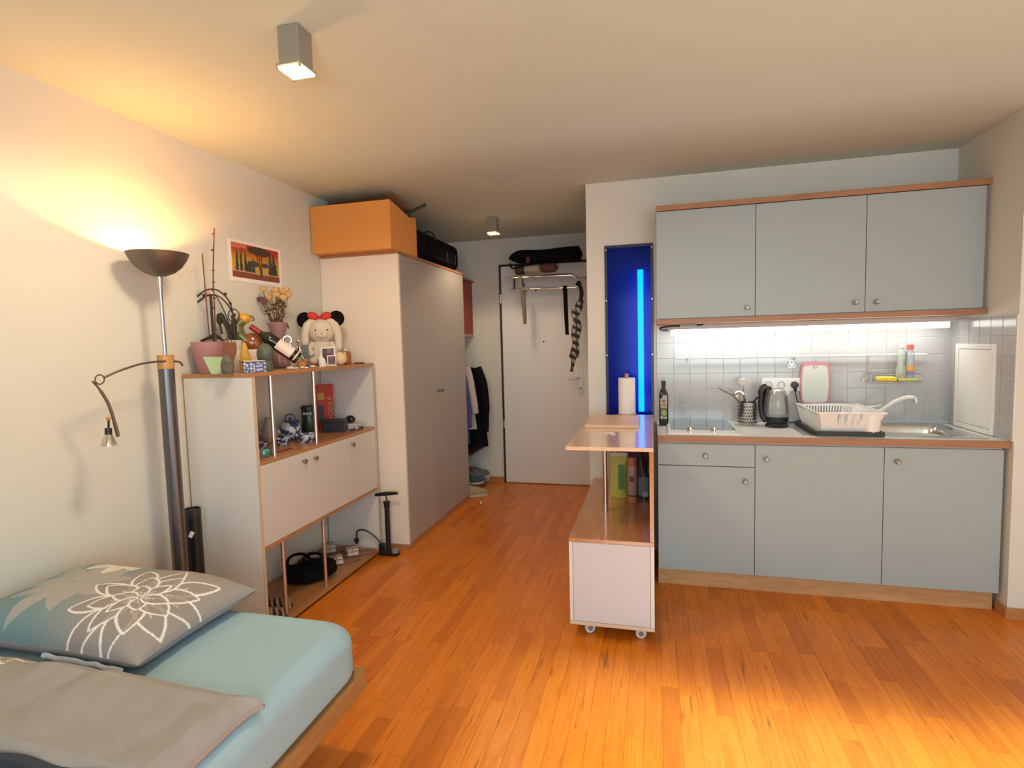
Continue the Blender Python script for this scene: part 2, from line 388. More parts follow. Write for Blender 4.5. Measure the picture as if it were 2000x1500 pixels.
# worktop with a hole for the sink
SX0, SX1, SY0, SY1 = 1.215, 1.60, 3.325, 3.70
wt = thing('worktop', 'white laminate kitchen worktop with a brown wooden front edge', 'worktop', (.87, 3.5, .862))
obj('top', MB().box(.0205, SX0, YC+.012, YK-.006, .8625, .900).box(SX1, XR-.001, YC+.012, YK-.006, .8625, .900)
    .box(SX0, SX1, YC+.012, SY0, .8625, .900).box(SX0, SX1, SY1, YK-.006, .8625, .900), WTOP, wt)
obj('front_edge', MB().box(.0205, XR-.001, YC, YC+.012, .8625, .8995), BEECHX, wt, bev=.001)
# sink
SS = mat('sink_steel', (.66, .66, .64), .22, 1)
sk = thing('sink', 'stainless steel kitchen sink let into the white worktop', 'sink', (1.40, 3.5, .9))
RX0, RX1, RY0, RY1 = .80, 1.655, 3.275, 3.775
mb = MB().box(RX0, SX0, RY0, RY1, .9005, .9035).box(SX1, RX1, RY0, RY1, .9005, .9035).box(SX0, SX1, RY0, SY0, .9005, .9035).box(SX0, SX1, SY1, RY1, .9005, .9035)
obj('rim', mb, SS, sk, bev=.001)
mb = MB(); L = []
for k, (ins, z) in enumerate([(0.0, .9035), (.004, .898), (.008, .87), (.016, .80), (.04, .775), (.12, .768)]):
    x0, x1, y0, y1 = SX0+ins, SX1-ins, SY0+ins, SY1-ins; r = .06; pts = []
    for cx, cy, a0 in ((x1-r, y1-r, 0), (x0+r, y1-r, 90), (x0+r, y0+r, 180), (x1-r, y0+r, 270)):
        for q in range(6):
            a = math.radians(a0+18*q); pts.append((cx+r*math.cos(a), cy+r*math.sin(a), z))
    L.append(pts+[pts[0]])
mb.grid(L); mb.add([p for p in L[-1][:-1]], [tuple(range(24))])
sq = [];  # corner fillets of the cut-out
for cx, cy, sx, sy in ((SX0, SY0, 1, 1), (SX1, SY0, -1, 1), (SX0, SY1, 1, -1), (SX1, SY1, -1, -1)):
    arc = [(cx+sx*.06-sx*.06*math.cos(a*PI/12), cy+sy*.06-sy*.06*math.sin(a*PI/12), .9035) for a in range(7)]
    sq.append([(cx, cy, .9035)]+arc)
for a in sq: mb.add(a, [tuple(range(8))])
obj('basin', mb, SS, sk, smooth=True)
obj('drain', MB().cyl((1.408, 3.51, .768), (1.408, 3.51, .772), .04), CHROME, sk, smooth=True)
# faucet
fc = thing('faucet', 'white single lever kitchen faucet with long curved spout behind the dish rack', 'faucet', (1.215, 3.735, .9035))
obj('body', MB().lathe([(.028, .9035), (.028, .915), (.022, .925), (.022, .975), (.018, .985), (.0001, .988)], (1.20, 3.735, 0)), WPLAST, fc, smooth=True)
obj('spout', MB().tube(spline([(1.205, 3.725, .955), (1.245, 3.70, .962), (1.30, 3.655, .997), (1.355, 3.62, 1.052), (1.405, 3.60, 1.079), (1.445, 3.585, 1.080)]), .011), WPLAST, fc, smooth=True)
obj('aerator', MB().cyl((1.445, 3.585, 1.084), (1.447, 3.584, 1.052), .013), CHROME, fc, smooth=True)
obj('lever', MB().tube([(1.20, 3.735, .985), (1.21, 3.71, .998), (1.30, 3.66, 1.028)], [.010, .009, .005]), WPLAST, fc, smooth=True)
# hob
hb = thing('hob', 'black glass two-ring hob in a white frame with two front knobs', 'hob', (.28, 3.5, .9))
obj('frame', MB().box(.080, .476, 3.243, 3.785, .9005, .912), mat('enamel', (.78, .78, .74), .25), hb, bev=.003)
obj('glass_plate', MB().box(.098, .462, 3.375, 3.772, .912, .914), mat('black_glass', (.03, .03, .034), .08, coat=.5), hb)
for y_, r_ in ((3.48, .075), (3.67, .09)):
    obj('ring_mark', MB().ring((.28, y_, .9135), r_, .0012, n=40), mat('ring_print', (.25, .25, .25), .4), hb)
for x_ in (.205, .335):
    obj('knob', MB().lathe([(.019, .912), (.019, .918), (.015, .922), (.014, .937), (.0001, .938)], (x_, 3.31, 0)).box(x_-.004, x_+.004, 3.296, 3.324, .934, .943), CHROME, hb, smooth=True)
# upper cabinets
YU = 3.467
def upper_unit(x0, x1, label, kn):
    t = thing('wall_cabinet', label, 'cabinet', ((x0+x1)/2, 3.64, 1.57))
    obj('carcass', MB().box(x0+.001, x1-.001, YU+.024, YK-.001, 1.5705, 2.2135), WHITE, t)
    d = obj('door', MB().box(x0+.0015, x1-.0015, YU+.004, YU+.022, 1.573, 2.211), GREY, t, bev=.0015)
    knob(kn[0], YU+.004, kn[1], d)
upper_unit(.021, .577, 'grey wall cabinet at the left end of the upper row, beside the blue light', (.531, 1.62))
upper_unit(.577, 1.144, 'grey wall cabinet in the middle of the upper row', (1.093, 1.626))
upper_unit(1.144, 1.700, 'grey wall cabinet at the right end of the upper row', (1.196, 1.625))
o = obj('filler_strip', MB().box(1.7005, XR-.001, YU+.03, YK-.001, 1.5705, 2.2135), mat('filler_grey', (.28, .28, .28), .5), origin=(1.71, 3.6, 1.57)); tag(o, 'narrow grey filler strip between the upper right cabinet and the wall', 'filler strip')
o = obj('cornice_board', MB().box(.021, XR-.001, YU-.004, YK-.001, 2.2145, 2.246), BEECHX, origin=(.87, 3.6, 2.2145), bev=.001); tag(o, 'brown wooden board lying along the top of the kitchen wall cabinets', 'board')
o = obj('light_pelmet', MB().box(.021, XR-.008, YU-.004, YK-.008, 1.5405, 1.5695), BEECHX, origin=(.87, 3.6, 1.54), bev=.001); tag(o, 'brown wooden board running under the kitchen wall cabinets above the lamp', 'board')
# under-cabinet lamp
lp = thing('under_cabinet_lamp', 'long white strip lamp glowing under the kitchen wall cabinets', 'lamp', (.875, 3.70, 1.5405))
obj('housing', MB().box(.085, 1.665, 3.655, 3.745, 1.508, 1.5395), mat('lamp_housing', (.55, .55, .54), .5), lp, bev=.002)
obj('diffuser', MB().box(.110, 1.640, 3.66, 3.735, 1.474, 1.508), emit('lamp_glow', (1, .98, .93), 5), lp, bev=.006)
obj('cable', MB().tube(spline([(.125, 3.70, 1.51), (.07, 3.66, 1.506), (.045, 3.62, 1.512), (.055, 3.59, 1.524), (.12, 3.58, 1.530), (.30, 3.60, 1.534)]), .006), BLACK, lp, smooth=True)
obj('switch', MB().box(.16, .26, 3.565, 3.60, 1.520, 1.5395), mat('grey_plastic', (.35, .35, .36), .4), lp, bev=.002)
light('strip_lamp_light', 'AREA', (.875, 3.695, 1.468), 2.0, (1, .97, .90), (.875, 3.735, .9), shape='RECTANGLE', size=1.5, size_y=.04)
# rail with hooks
rl = thing('utensil_rail', 'thin white utensil rail on the tiles below the strip lamp', 'rail', (.86, 3.78, 1.32))
obj('bar', MB().cyl((.144, 3.772, 1.322), (1.573, 3.772, 1.320), .0062, n=12), mat('white_enamel', (.82, .82, .8), .3), rl, smooth=True)
for x_ in (.215, .86, 1.50): obj('bracket', MB().tube([(x_, 3.8015, 1.305), (x_, 3.785, 1.306), (x_, 3.772, 1.316)], .006, 8), CHROME, rl, smooth=True)
hk = thing('bottle_opener', 'small chrome opener hanging from the rail left of the pink chopping board', 'opener', (.842, 3.772, 1.26))
obj('hook', MB().tube(spline([(.842, 3.764, 1.318), (.842, 3.772, 1.331), (.842, 3.781, 1.318), (.842, 3.776, 1.296)], 5), .002, 6), CHROME, hk, smooth=True)
obj('blade', MB().ring((.842, 3.776, 1.284), .012, .003, 'y', 16, 6).ring((.832, 3.776, 1.262), .009, .003, 'y', 16, 6).ring((.854, 3.776, 1.262), .009, .003, 'y', 16, 6), CHROME, hk, smooth=True)
# chopping board
def barrel(hw, hh, bul, n=9, r=.02):
    pts = []
    for (sx, sy), rev in (((1, -1), 0), ((1, 1), 0), ((-1, 1), 0), ((-1, -1), 0)): pts.append((sx*hw, sy*hh))
    out = []
    sides = [((hw, -hh), (hw, hh), (bul, 0)), ((hw, hh), (-hw, hh), (0, bul*.6)), ((-hw, hh), (-hw, -hh), (-bul, 0)), ((-hw, -hh), (hw, -hh), (0, -bul*.35))]
    for a, b, c in sides:
        for k in range(n):
            t = .06+.88*k/(n-1); q = 4*t*(1-t)
            out.append((a[0]+(b[0]-a[0])*t+c[0]*q, a[1]+(b[1]-a[1])*t+c[1]*q))
    return out
cb = thing('chopping_board', 'white chopping board with a pink rim hanging from the rail', 'chopping board', (.979, 3.785, 1.148))
P1 = [(x+.979, z+1.148) for x, z in barrel(.075, .127, .010)]; P2 = [(x+.979, z+1.146) for x, z in barrel(.0655, .114, .010)]
n = len(P1); mb = MB()
for y0, y1 in ((3.779, 3.788),):
    mb.add([(p[0], y0, p[1]) for p in P1]+[(p[0], y0, p[1]) for p in P2]+[(p[0], y1, p[1]) for p in P1]+[(p[0], y1, p[1]) for p in P2],
           [(i, (i+1) % n, n+(i+1) % n, n+i) for i in range(n)]+[(2*n+i, 3*n+i, 3*n+(i+1) % n, 2*n+(i+1) % n) for i in range(n)]
           + [(i, 2*n+i, 2*n+(i+1) % n, (i+1) % n) for i in range(n)]+[(n+i, n+(i+1) % n, 3*n+(i+1) % n, 3*n+i) for i in range(n)])
PINK = mat('pink_rim', (.62, .22, .27), .4)
obj('rim', mb, PINK, cb, bev=.001)
obj('panel', MB().prism(P2, 3.7805, 3.7865), mat('board_plastic', (.60, .64, .58), .45, var=.03), cb)
obj('hole_ring', MB().ring((.979, 3.782, 1.258), .013, .0032, 'y', 20, 6), PINK, cb, smooth=True)
obj('hook', MB().tube(spline([(.981, 3.764, 1.318), (.981, 3.772, 1.331), (.981, 3.781, 1.318), (.979, 3.776, 1.285), (.979, 3.775, 1.262), (.979, 3.790, 1.262)], 5), .002, 6), CHROME, cb, smooth=True)
# sockets
sp = thing('power_socket', 'white triple power socket on the tiles behind the kettle', 'socket', (.785, 3.80, 1.145))
obj('plate', MB().box(.672, .902, 3.7895, 3.8015, 1.100, 1.182), WPLAST, sp, bev=.003)
for x_ in (.712, .787, .862):
    obj('outlet', MB().ring((x_, 3.789, 1.141), .021, .0028, 'y', 24, 6).cyl((x_-.009, 3.7895, 1.141), (x_-.009, 3.787, 1.141), .003, n=8).cyl((x_+.009, 3.7895, 1.141), (x_+.009, 3.787, 1.141), .003, n=8), mat('socket_shadow', (.42, .42, .4), .5), sp, smooth=True)
pg = thing('power_plug', 'black round plug with its cable in the right hand socket', 'plug', (.862, 3.78, 1.14))
obj('plug_body', MB().lathe([(.022, 0), (.022, .02), (.017, .034), (.0001, .036)], (.862, 3.788, 1.141), 18, Matrix.Rotation(PI/2, 3, 'X')).tube([(.862, 3.765, 1.135), (.864, 3.765, 1.10)], [.012, .007]), BLACK, pg, smooth=True)
obj('cable', MB().tube(spline([(.863, 3.765, 1.11), (.870, 3.765, 1.06), (.895, 3.77, 1.0), (.915, 3.775, .94), (.89, 3.77, .912), (.80, 3.74, .908), (.762, 3.70, .907)]), .0032, 8), BLACK, pg, smooth=True)
# wire shelf with detergents
ws = thing('wire_shelf', 'small chrome wire shelf hung on the rail above the sink', 'shelf', (1.375, 3.73, 1.165))
mb = MB()
Z = 1.165
for zz in (Z, Z+.045):
    mb.tube([(1.245, 3.655, zz), (1.505, 3.655, zz), (1.505, 3.775, zz), (1.245, 3.775, zz), (1.245, 3.655, zz)], .0022, 6)
for x_ in (1.245, 1.505):
    for y_ in (3.655, 3.775): mb.tube([(x_, y_, Z), (x_, y_, Z+.045)], .002, 6)
obj('wire_frame', mb, CHROME, ws, smooth=True)
mb = MB()
for k in range(9): mb.tube([(1.245+.26*k/8, 3.655, Z), (1.245+.26*k/8, 3.775, Z)], .0015, 6)
obj('wire_base', mb, CHROME, ws, smooth=True)
obj('drip_tray', MB().box(1.25, 1.50, 3.66, 3.77, 1.156, 1.1625), mat('tray_grey', (.3, .3, .33), .4), ws, bev=.002)
obj('hanger', MB().tube([(1.27, 3.775, Z+.02), (1.27, 3.785, 1.30), (1.27, 3.780, 1.331), (1.27, 3.764, 1.322)], .002, 6).tube([(1.48, 3.775, Z+.02), (1.48, 3.785, 1.30), (1.48, 3.780, 1.331), (1.48, 3.764, 1.322)], .002, 6).tube([(1.27, 3.783, 1.24), (1.48, 3.783, 1.24)], .002, 6), CHROME, ws, smooth=True)
obj('side_hook', MB().tube([(1.245, 3.655, Z+.004), (1.22, 3.655, Z+.004), (1.215, 3.655, Z-.012)], .002, 6), CHROME, ws, smooth=True)
sg = obj('sponge', MB().box(1.293, 1.385, 3.668, 3.735, 1.1675, 1.193), mat('yellow_sponge', (.85, .66, .08), .9, bump=.4, scale=80), origin=(1.34, 3.70, 1.1675), bev=.006); tag(sg, 'yellow sponge lying at the left on the wire shelf', 'sponge')
sg = obj('scouring_pad', MB().box(1.392, 1.492, 3.668, 3.69, 1.1675, 1.183), mat('olive_sponge', (.55, .55, .14), .95, bump=.4, scale=80), origin=(1.44, 3.68, 1.1675), bev=.004); tag(sg, 'flat olive green scouring pad in front of the bottles on the wire shelf', 'scouring pad')
bt = thing('dish_soap_bottle', 'clear soap bottle with a pale cap on the wire shelf', 'bottle', (1.424, 3.725, 1.1675))
obj('bottle', MB().lathe([(.024, 0), (.026, .004), (.027, .06), (.021, .10), (.024, .15), (.022, .175), (.010, .19), (.010, .195)], (0, 0, 0), sy=.8), glass('soap_clear', (.80, .90, .84), .05, .6), bt, False, smooth=True)
obj('cap', MB().lathe([(.012, .195), (.012, .212), (.005, .216), (.005, .224), (.0001, .224)]), mat('pale_cap', (.75, .72, .66), .4), bt, False, smooth=True)
bt = thing('cleaner_bottle', 'slim clear bottle with a red cap and orange label on the wire shelf', 'bottle', (1.470, 3.725, 1.1675))
obj('bottle', MB().lathe([(.022, 0), (.0235, .004), (.0235, .13), (.020, .165), (.012, .18), (.012, .185)], sy=.8), glass('cleaner_clear', (.82, .85, .88), .05, .6), bt, False, smooth=True)
obj('label', MB().lathe([(.0242, .03), (.0242, .055)], sy=.8), mat('violet_label', (.30, .24, .5), .5), bt, False, smooth=True)
obj('label', MB().lathe([(.0242, .062), (.0242, .085)], sy=.8), mat('orange_label', (.85, .40, .08), .5), bt, False, smooth=True)
obj('cap', MB().lathe([(.017, .185), (.018, .20), (.018, .212), (.0001, .215)]), mat('red_cap', (.75, .12, .10), .4), bt, False, smooth=True)
# dish rack on its tray
tr = thing('drip_tray', 'black plastic drip tray under the white dish rack', 'tray', (1.03, 3.45, .904))
obj('tray_floor', MB().box(.862, 1.175, 3.275, 3.715, .9045, .910), BLACK, tr)
obj('tray_wall', MB().box(.855, 1.182, 3.262, 3.275, .9045, .930).box(.855, 1.182, 3.715, 3.725, .9045, .925).box(.855, .865, 3.275, 3.715, .9045, .925).box(1.172, 1.182, 3.275, 3.715, .9045, .930), BLACK, tr, bev=.002)
RK = mat('rack_plastic', (.82, .82, .79), .3, var=.01)
dk = thing('dish_rack', 'white plastic dish rack with slotted sides standing on a black tray beside the sink', 'dish rack', (1.01, 3.45, .910))
bx0, bx1, by0, by1, tx0, tx1, ty0, ty1 = .885, 1.135, 3.30, 3.69, .858, 1.185, 3.255, 3.715
zb, zt = .912, 1.030
def rk(a, b, z): # a: corner order
    f = (z-zb)/(zt-zb); x0, x1, y0, y1 = [p+(q-p)*f for p, q in ((bx0, tx0), (bx1, tx1), (by0, ty0), (by1, ty1))]
    return ((x0+(x1-x0)*a), (y0+(y1-y0)*b), z)
obj('rim', MB().tube([rk(0, 0, zt), rk(1, 0, zt), rk(1, 1, zt), rk(0, 1, zt), rk(0, 0, zt)], .0055, 8), RK, dk, smooth=True)
def slotted(a0, b0, a1, b1, n, duty, z0, z1, full=()):
    mb = MB()
    def q(t0, t1, za, zb_):
        th = .0016
        pa = [rk(a0+(a1-a0)*t, b0+(b1-b0)*t, z) for t, z in ((t0, za), (t1, za), (t1, zb_), (t0, zb_))]
        e = Vector((b1-b0, -(a1-a0), 0)).normalized()*th
        mb.add([Vector(p)+e for p in pa]+[Vector(p)-e for p in pa], [(0, 1, 2, 3), (7, 6, 5, 4), (0, 4, 5, 1), (1, 5, 6, 2), (2, 6, 7, 3), (3, 7, 4, 0)])
    q(0, 1, zb, z0); q(0, 1, z1, zt)
    for k in range(n+1):
        c = k/n; h = duty/2/n; q(max(0, c-h), min(1, c+h), z0, z1)
    for f0, f1 in full: q(f0, f1, z0, z1)
    return mb
obj('back_wall', slotted(0, 1, 1, 1, 20, .5, zb+.015, zt-.012, ((.82, 1),)), RK, dk)
obj('side_wall', slotted(0, 0, 0, 1, 14, .5, zb+.012, zt-.012), RK, dk)
obj('side_wall', slotted(1, 0, 1, 1, 10, .9, zb+.012, zt-.012, ((0, .5),)), RK, dk)
obj('front_wall', slotted(0, 0, 1, 0, 1, .05, zb+.001, zt-.001, ((.0, .30), (.355, .40), (.455, .52), (.575, .62), (.675, 1))), RK, dk)
# fork and spoon shaped relief in the front wall's openings
mb = MB()
for t in (.327, .427, .547, .647):
    for dz0, dz1, hw in ((.002, .022, .008), (.022, .045, .009), (.045, .052, .011)):
        a, b = rk(t, 0, zb+dz0), rk(t, 0, zb+dz1); mb.add([(a[0]-hw, a[1]-.001, a[2]), (a[0]+hw, a[1]-.001, a[2]), (b[0]+hw, b[1]-.001, b[2]), (b[0]-hw, b[1]-.001, b[2]),
               (a[0]-hw, a[1]+.002, a[2]), (a[0]+hw, a[1]+.002, a[2]), (b[0]+hw, b[1]+.002, b[2]), (b[0]-hw, b[1]+.002, b[2])], [(0, 1, 2, 3), (7, 6, 5, 4), (0, 4, 5, 1), (1, 5, 6, 2), (2, 6, 7, 3), (3, 7, 4, 0)])
    for d in (-.0085, -.003, .003, .0085):
        mb.tube([(rk(t, 0, zb+.052)[0]+d, rk(t, 0, zb+.052)[1], zb+.052), (rk(t, 0, zb+.09)[0]+d, rk(t, 0, zb+.09)[1], zb+.085)], .0016, 6)
obj('fork_relief', mb, RK, dk)
mb = MB()
for k in range(12):
    y_ = by0+(by1-by0)*(k+.5)/12; mb.box(bx0, bx1, y_-.008, y_+.008, .9115, .915)
mb.box(bx0, bx0+.01, by0, by1, .9115, .915).box(bx1-.01, bx1, by0, by1, .9115, .915)
obj('rack_base', mb, RK, dk)
for k in range(10):
    y_ = 3.33+.035*k
    obj('plate_prong', MB().tube([(1.10, y_, .914), (1.10, y_, .975)], .0022, 6), RK, dk, smooth=True)
obj('cutlery_cup', MB().lathe([(.042, .912), (.052, 1.028), (.049, 1.028), (.040, .916), (.0001, .916)], (1.128, 3.305, 0), 24), RK, dk, smooth=True)
# kettle
kt = thing('kettle', 'glass electric kettle with black handle and base on the worktop', 'kettle', (.728, 3.62, .9), face(.728, 3.62))
obj('base', MB().lathe([(.066, 0), (.068, .006), (.06, .016), (.058, .022), (.0001, .022)]), BLACK, kt, False, smooth=True)
obj('foot_band', MB().lathe([(.055, .022), (.064, .035), (.066, .06), (.062, .062)], n=28), BLACK, kt, False, smooth=True)
obj('glass_body', MB().lathe([(.062, .058), (.066, .075), (.066, .12), (.060, .18), (.050, .212)]), glass('kettle_glass', (.93, .95, .93), .03, .86), kt, False, smooth=True)
obj('water', MB().lathe([(.060, .062), (.0635, .075), (.0635, .085), (.0001, .085)]), glass('kettle_water', (.93, .95, .93), .03, .7), kt, False, smooth=True)
ld = obj('lid', MB().lathe([(.051, .212), (.048, .222), (.03, .232), (.0001, .235)]), STEEL, kt, False, smooth=True)
obj('spout', MB().add([(.035, -.02, .215), (.035, .02, .215), (.075, 0, .222), (.05, -.01, .18), (.05, .01, .18)], [(0, 2, 1), (0, 3, 2), (1, 2, 4), (3, 4, 2)]), WPLAST, kt, False)
obj('handle', MB().tube(spline([(-.03, 0, .232), (-.06, 0, .236), (-.085, 0, .21), (-.090, 0, .13), (-.080, 0, .06), (-.058, 0, .03)]), [.011]*5+[.014]*10+[.015]*26, 10), BLACK, kt, False, smooth=True)
obj('handle_spine', MB().tube(spline([(-.052, 0, .215), (-.062, 0, .17), (-.068, 0, .11), (-.066, 0, .045)]), .014, 10), BLACK, kt, False, smooth=True)
# utensil cup
cu = thing('utensil_holder', 'perforated steel utensil cup standing on the worktop by the hob', 'utensil holder', (.571, 3.68, .9))
mb = MB().lathe([(.056, .9005), (.058, .903), (.058, 1.040), (.0595, 1.043), (.0565, 1.043), (.056, .906), (.0001, .906)], (.571, 3.68, 0), 36)
obj('cup', mb, STEEL, cu, smooth=True)
mb = MB()
for r in range(6):
    for k in range(24):
        if 9 <= k % 24 <= 11: continue
        a = 2*PI*(k+.5*(r % 2))/24; z_ = .922+.019*r
        c = Vector((.571+.0583*math.cos(a), 3.68+.0583*math.sin(a), z_)); d = Vector((math.cos(a), math.sin(a), 0))
        mb.cyl(c-d*.001, c+d*.0006, .0048, n=8)
o = obj('perforation', mb, mat('hole_dark', (.05, .05, .05), .7), cu); o['kind'] = 'stuff'
mb = MB()
ut = thing('ladle', 'steel ladle standing in the utensil cup, its bowl to the left', 'ladle', (.55, 3.67, .91))
obj('handle', MB().tube([(.585, 3.70, .912), (.560, 3.675, 1.03), (.545, 3.665, 1.085)], .007, 8), mat('ladle_handle', (.25, .25, .25), .35, .8), ut, smooth=True)
obj('bowl', MB().lathe([(.001, .028), (.02, .024), (.036, .008), (.042, -.008), (.040, -.008), (.034, .006), (.018, .020), (.001, .024)], (.512, 3.655, 1.095), 20, Matrix.Rotation(-.25, 3, 'Y')), STEEL, ut, smooth=True)
ut = thing('serving_spoon', 'black plastic serving spoon leaning right out of the utensil cup', 'spoon', (.61, 3.67, .91))
obj('handle', MB().tube([(.555, 3.70, .912), (.600, 3.675, 1.04), (.632, 3.66, 1.080)], .006, 8), BLACK, ut, smooth=True)
obj('spoon_bowl', MB().ball((.653, 3.645, 1.118), (.026, .010, .044), R=Matrix.Rotation(.35, 3, 'Y')), BLACK, ut, smooth=True)
ut = thing('spatula', 'thin metal spatula leaning left out of the utensil cup', 'spatula', (.53, 3.66, .91))
obj('handle', MB().tube([(.60, 3.69, .912), (.53, 3.665, 1.035), (.47, 3.655, 1.096)], .004, 8), GUN, ut, smooth=True)
obj('blade', MB().tube([(.47, 3.655, 1.096), (.42, 3.652, 1.122), (.395, 3.65, 1.136)], [.005, .006, .003], 8), STEEL, ut, smooth=True)
ut = thing('pasta_server', 'pale toothed pasta server standing upright in the utensil cup', 'pasta server', (.575, 3.70, .91))
obj('handle', MB().tube([(.565, 3.70, .912), (.552, 3.71, 1.10), (.545, 3.705, 1.14)], .006, 8), STEEL, ut, smooth=True)
PS = mat('server_white', (.70, .70, .64), .5)
obj('head', MB().ball((.545, 3.70, 1.165), (.028, .014, .026)), PS, ut, smooth=True)
for k in range(8):
    a = -.9+1.8*k/7; c = Vector((.545, 3.70, 1.165))
    obj('tooth', MB().tube([c+Vector((.018*math.sin(a*1.8), -.01, .012*math.cos(a*1.8))), c+Vector((.034*math.sin(a*1.8), -.022, .026*math.cos(a*1.8)))], [.005, .003], 6), PS, ut, smooth=True)
# oil bottle
ob = thing('oil_bottle', 'dark olive oil bottle with a green label at the left end of the worktop', 'bottle', (.062, 3.62, .9))
s_ = .026
def sqr(w, z, r=.35):
    pts = []
    for sx, sy, a0 in ((1, 1, 0), (-1, 1, 90), (-1, -1, 180), (1, -1, 270)):
        for k in range(4):
            a = math.radians(a0+30*k); pts.append((sx*w*(1-r)+w*r*math.cos(a), sy*w*(1-r)+w*r*math.sin(a), z))
    return pts+[pts[0]]
mb = MB().grid([sqr(.0265, .0005, .3), sqr(.0285, .004, .3), sqr(.0285, .195, .3), sqr(.024, .215, .6), sqr(.013, .238, 1), sqr(.012, .262, 1)])
mb.add(sqr(.0265, .0005, .3)[:-1], [tuple(range(16))[::-1]])
BG = mat('dark_glass', (.012, .015, .010), .08, coat=.5)
obj('bottle', mb, BG, ob, False, smooth=True)
obj('cap', MB().lathe([(.0135, .255), (.0135, .285), (.0001, .286)]), BLACK, ob, False, smooth=True)
lb = MB(); lb.grid([[(-.02+.04*i/16, -.0289, .045+.13*j/40) for i in range(17)] for j in range(41)])
lo = obj('label', lb, attr_mat('oil_label', .5, 0), ob, False)
def oilfn(c):
    x_, z_ = c[:, 0], c[:, 2]; col = np.tile([.10, .12, .05], (len(c), 1)).astype(float)
    col[z_ > .115] = (.45, .36, .26); col[(z_ > .125) & (z_ < .14) & (abs(x_) < .014)] = (.42, .15, .10)
    col[(abs(z_-.158) < .006) & (abs(x_) < .008)] = (.1, .08, .05)
    d = np.hypot(x_-.002, z_-.083); col[(d < .016)] = (.42, .42, .12); col[d < .006] = (.15, .2, .05)
    col[(z_ < .06) & (x_ < -.004)] = (.55, .55, .5); col[(z_ < .056) & (x_ > .004)] = (.55, .55, .5); return col
paint(lo, oilfn)
# ================================================================== BLUE LIGHT BOX
bl = thing('blue_light_box', 'tall blue light box with one glowing tube set in the wall beside the kitchen', 'light box', (-.157, YK, NZ0))
WB = mat('niche_blue', (.10, .03, .30), .35)
obj('housing', MB().box(NX0, NX1, YK+.12, YK+.13, NZ0, NZ1).box(NX0, NX0+.01, YK+.004, YK+.12, NZ0, NZ1).box(NX1-.01, NX1, YK+.004, YK+.12, NZ0, NZ1)
    .box(NX0+.01, NX1-.01, YK+.004, YK+.12, NZ0, NZ0+.01).box(NX0+.01, NX1-.01, YK+.004, YK+.12, NZ1-.01, NZ1), WB, bl)
obj('tube', MB().cyl((-.082, YK+.065, .955), (-.082, YK+.065, 1.925), .019, n=20), emit('blue_tube', (.0, .70, 1), 7), bl, smooth=True)
for z_ in (.942, 1.935): obj('tube_socket', MB().cyl((-.082, YK+.065, z_-.014), (-.082, YK+.065, z_+.014), .015), mat('socket_blue', (.1, .1, .3), .5), bl)
obj('cover_sheet', MB().box(NX0+.004, NX1-.004, YK-.006, YK-.002, NZ0+.004, NZ1-.004), glass('blue_acrylic', (.10, .40, .86), .12, .98, .3), bl)
FB = mat('blue_black_frame', (.012, .010, .05), .3)
obj('frame', MB().box(NX0, NX0+.017, YK-.011, YK-.0005, NZ0, NZ1).box(NX1-.017, NX1, YK-.011, YK-.0005, NZ0, NZ1).box(NX0+.017, NX1-.017, YK-.011, YK-.0005, NZ1-.018, NZ1).box(NX0+.017, NX1-.017, YK-.011, YK-.0005, NZ0, NZ0+.012), FB, bl)
for x_ in (NX0+.009, NX1-.009):
    for z_ in (1.35, 1.72, 2.06): obj('screw', MB().cyl((x_, YK-.011, z_), (x_, YK-.0135, z_), .0045, n=10), STEEL, bl)
# ================================================================== ISLAND TROLLEY
IX0, IX1, IY0, IY1 = -.403, -.002, 2.57, 3.745
il = thing('kitchen_trolley', 'wheeled white and wood kitchen trolley with a raised top beside the base cabinets', 'trolley', (-.2, 3.1, 0))
obj('base_board', MB().box(IX0, IX1, IY0, IY1, .072, .090), PLY, il, bev=.001)
obj('side_panel', MB().box(IX0, IX0+.018, IY0+.003, IY1-.002, .0905, .486), WHITE, il, bev=.001)
obj('side_panel', MB().box(IX1-.018, IX1, IY0+.003, IY1-.002, .0905, .486), WHITE, il, bev=.001)
obj('front_door', MB().box(IX0+.0195, IX1-.0195, IY0, IY0+.018, .092, .485), mat('white_front', (.60, .59, .64), .4, var=.02), il, bev=.001)
obj('back_panel', MB().box(IX0+.0195, IX1-.0195, IY1-.02, IY1-.002, .092, .485), WHITE, il)
obj('shelf_board', MB().box(IX0-.001, IX1, IY0-.002, IY1, .4865, .505), ISLW, il, bev=.001)
obj('upright_panel', MB().box(IX1-.019, IX1, IY0, IY1, .5055, .9335), ISLW, il, bev=.001)
obj('top_board', MB().box(IX0-.006, IX1, IY0-.004, IY1-.02, .934, .952), wood('trolley_top_sheen', (.74, .50, .36), (.82, .58, .42), .16, coat=.6), il, bev=.001)  # paler than the shelf board: grazing reflection painted into the wood colour
for x_, y_ in ((-.262, 3.005), (-.262, 3.405)):
    obj('post', MB().cyl((x_, y_, .5055), (x_, y_, .9335), .0135, n=20), ALU, il, smooth=True)
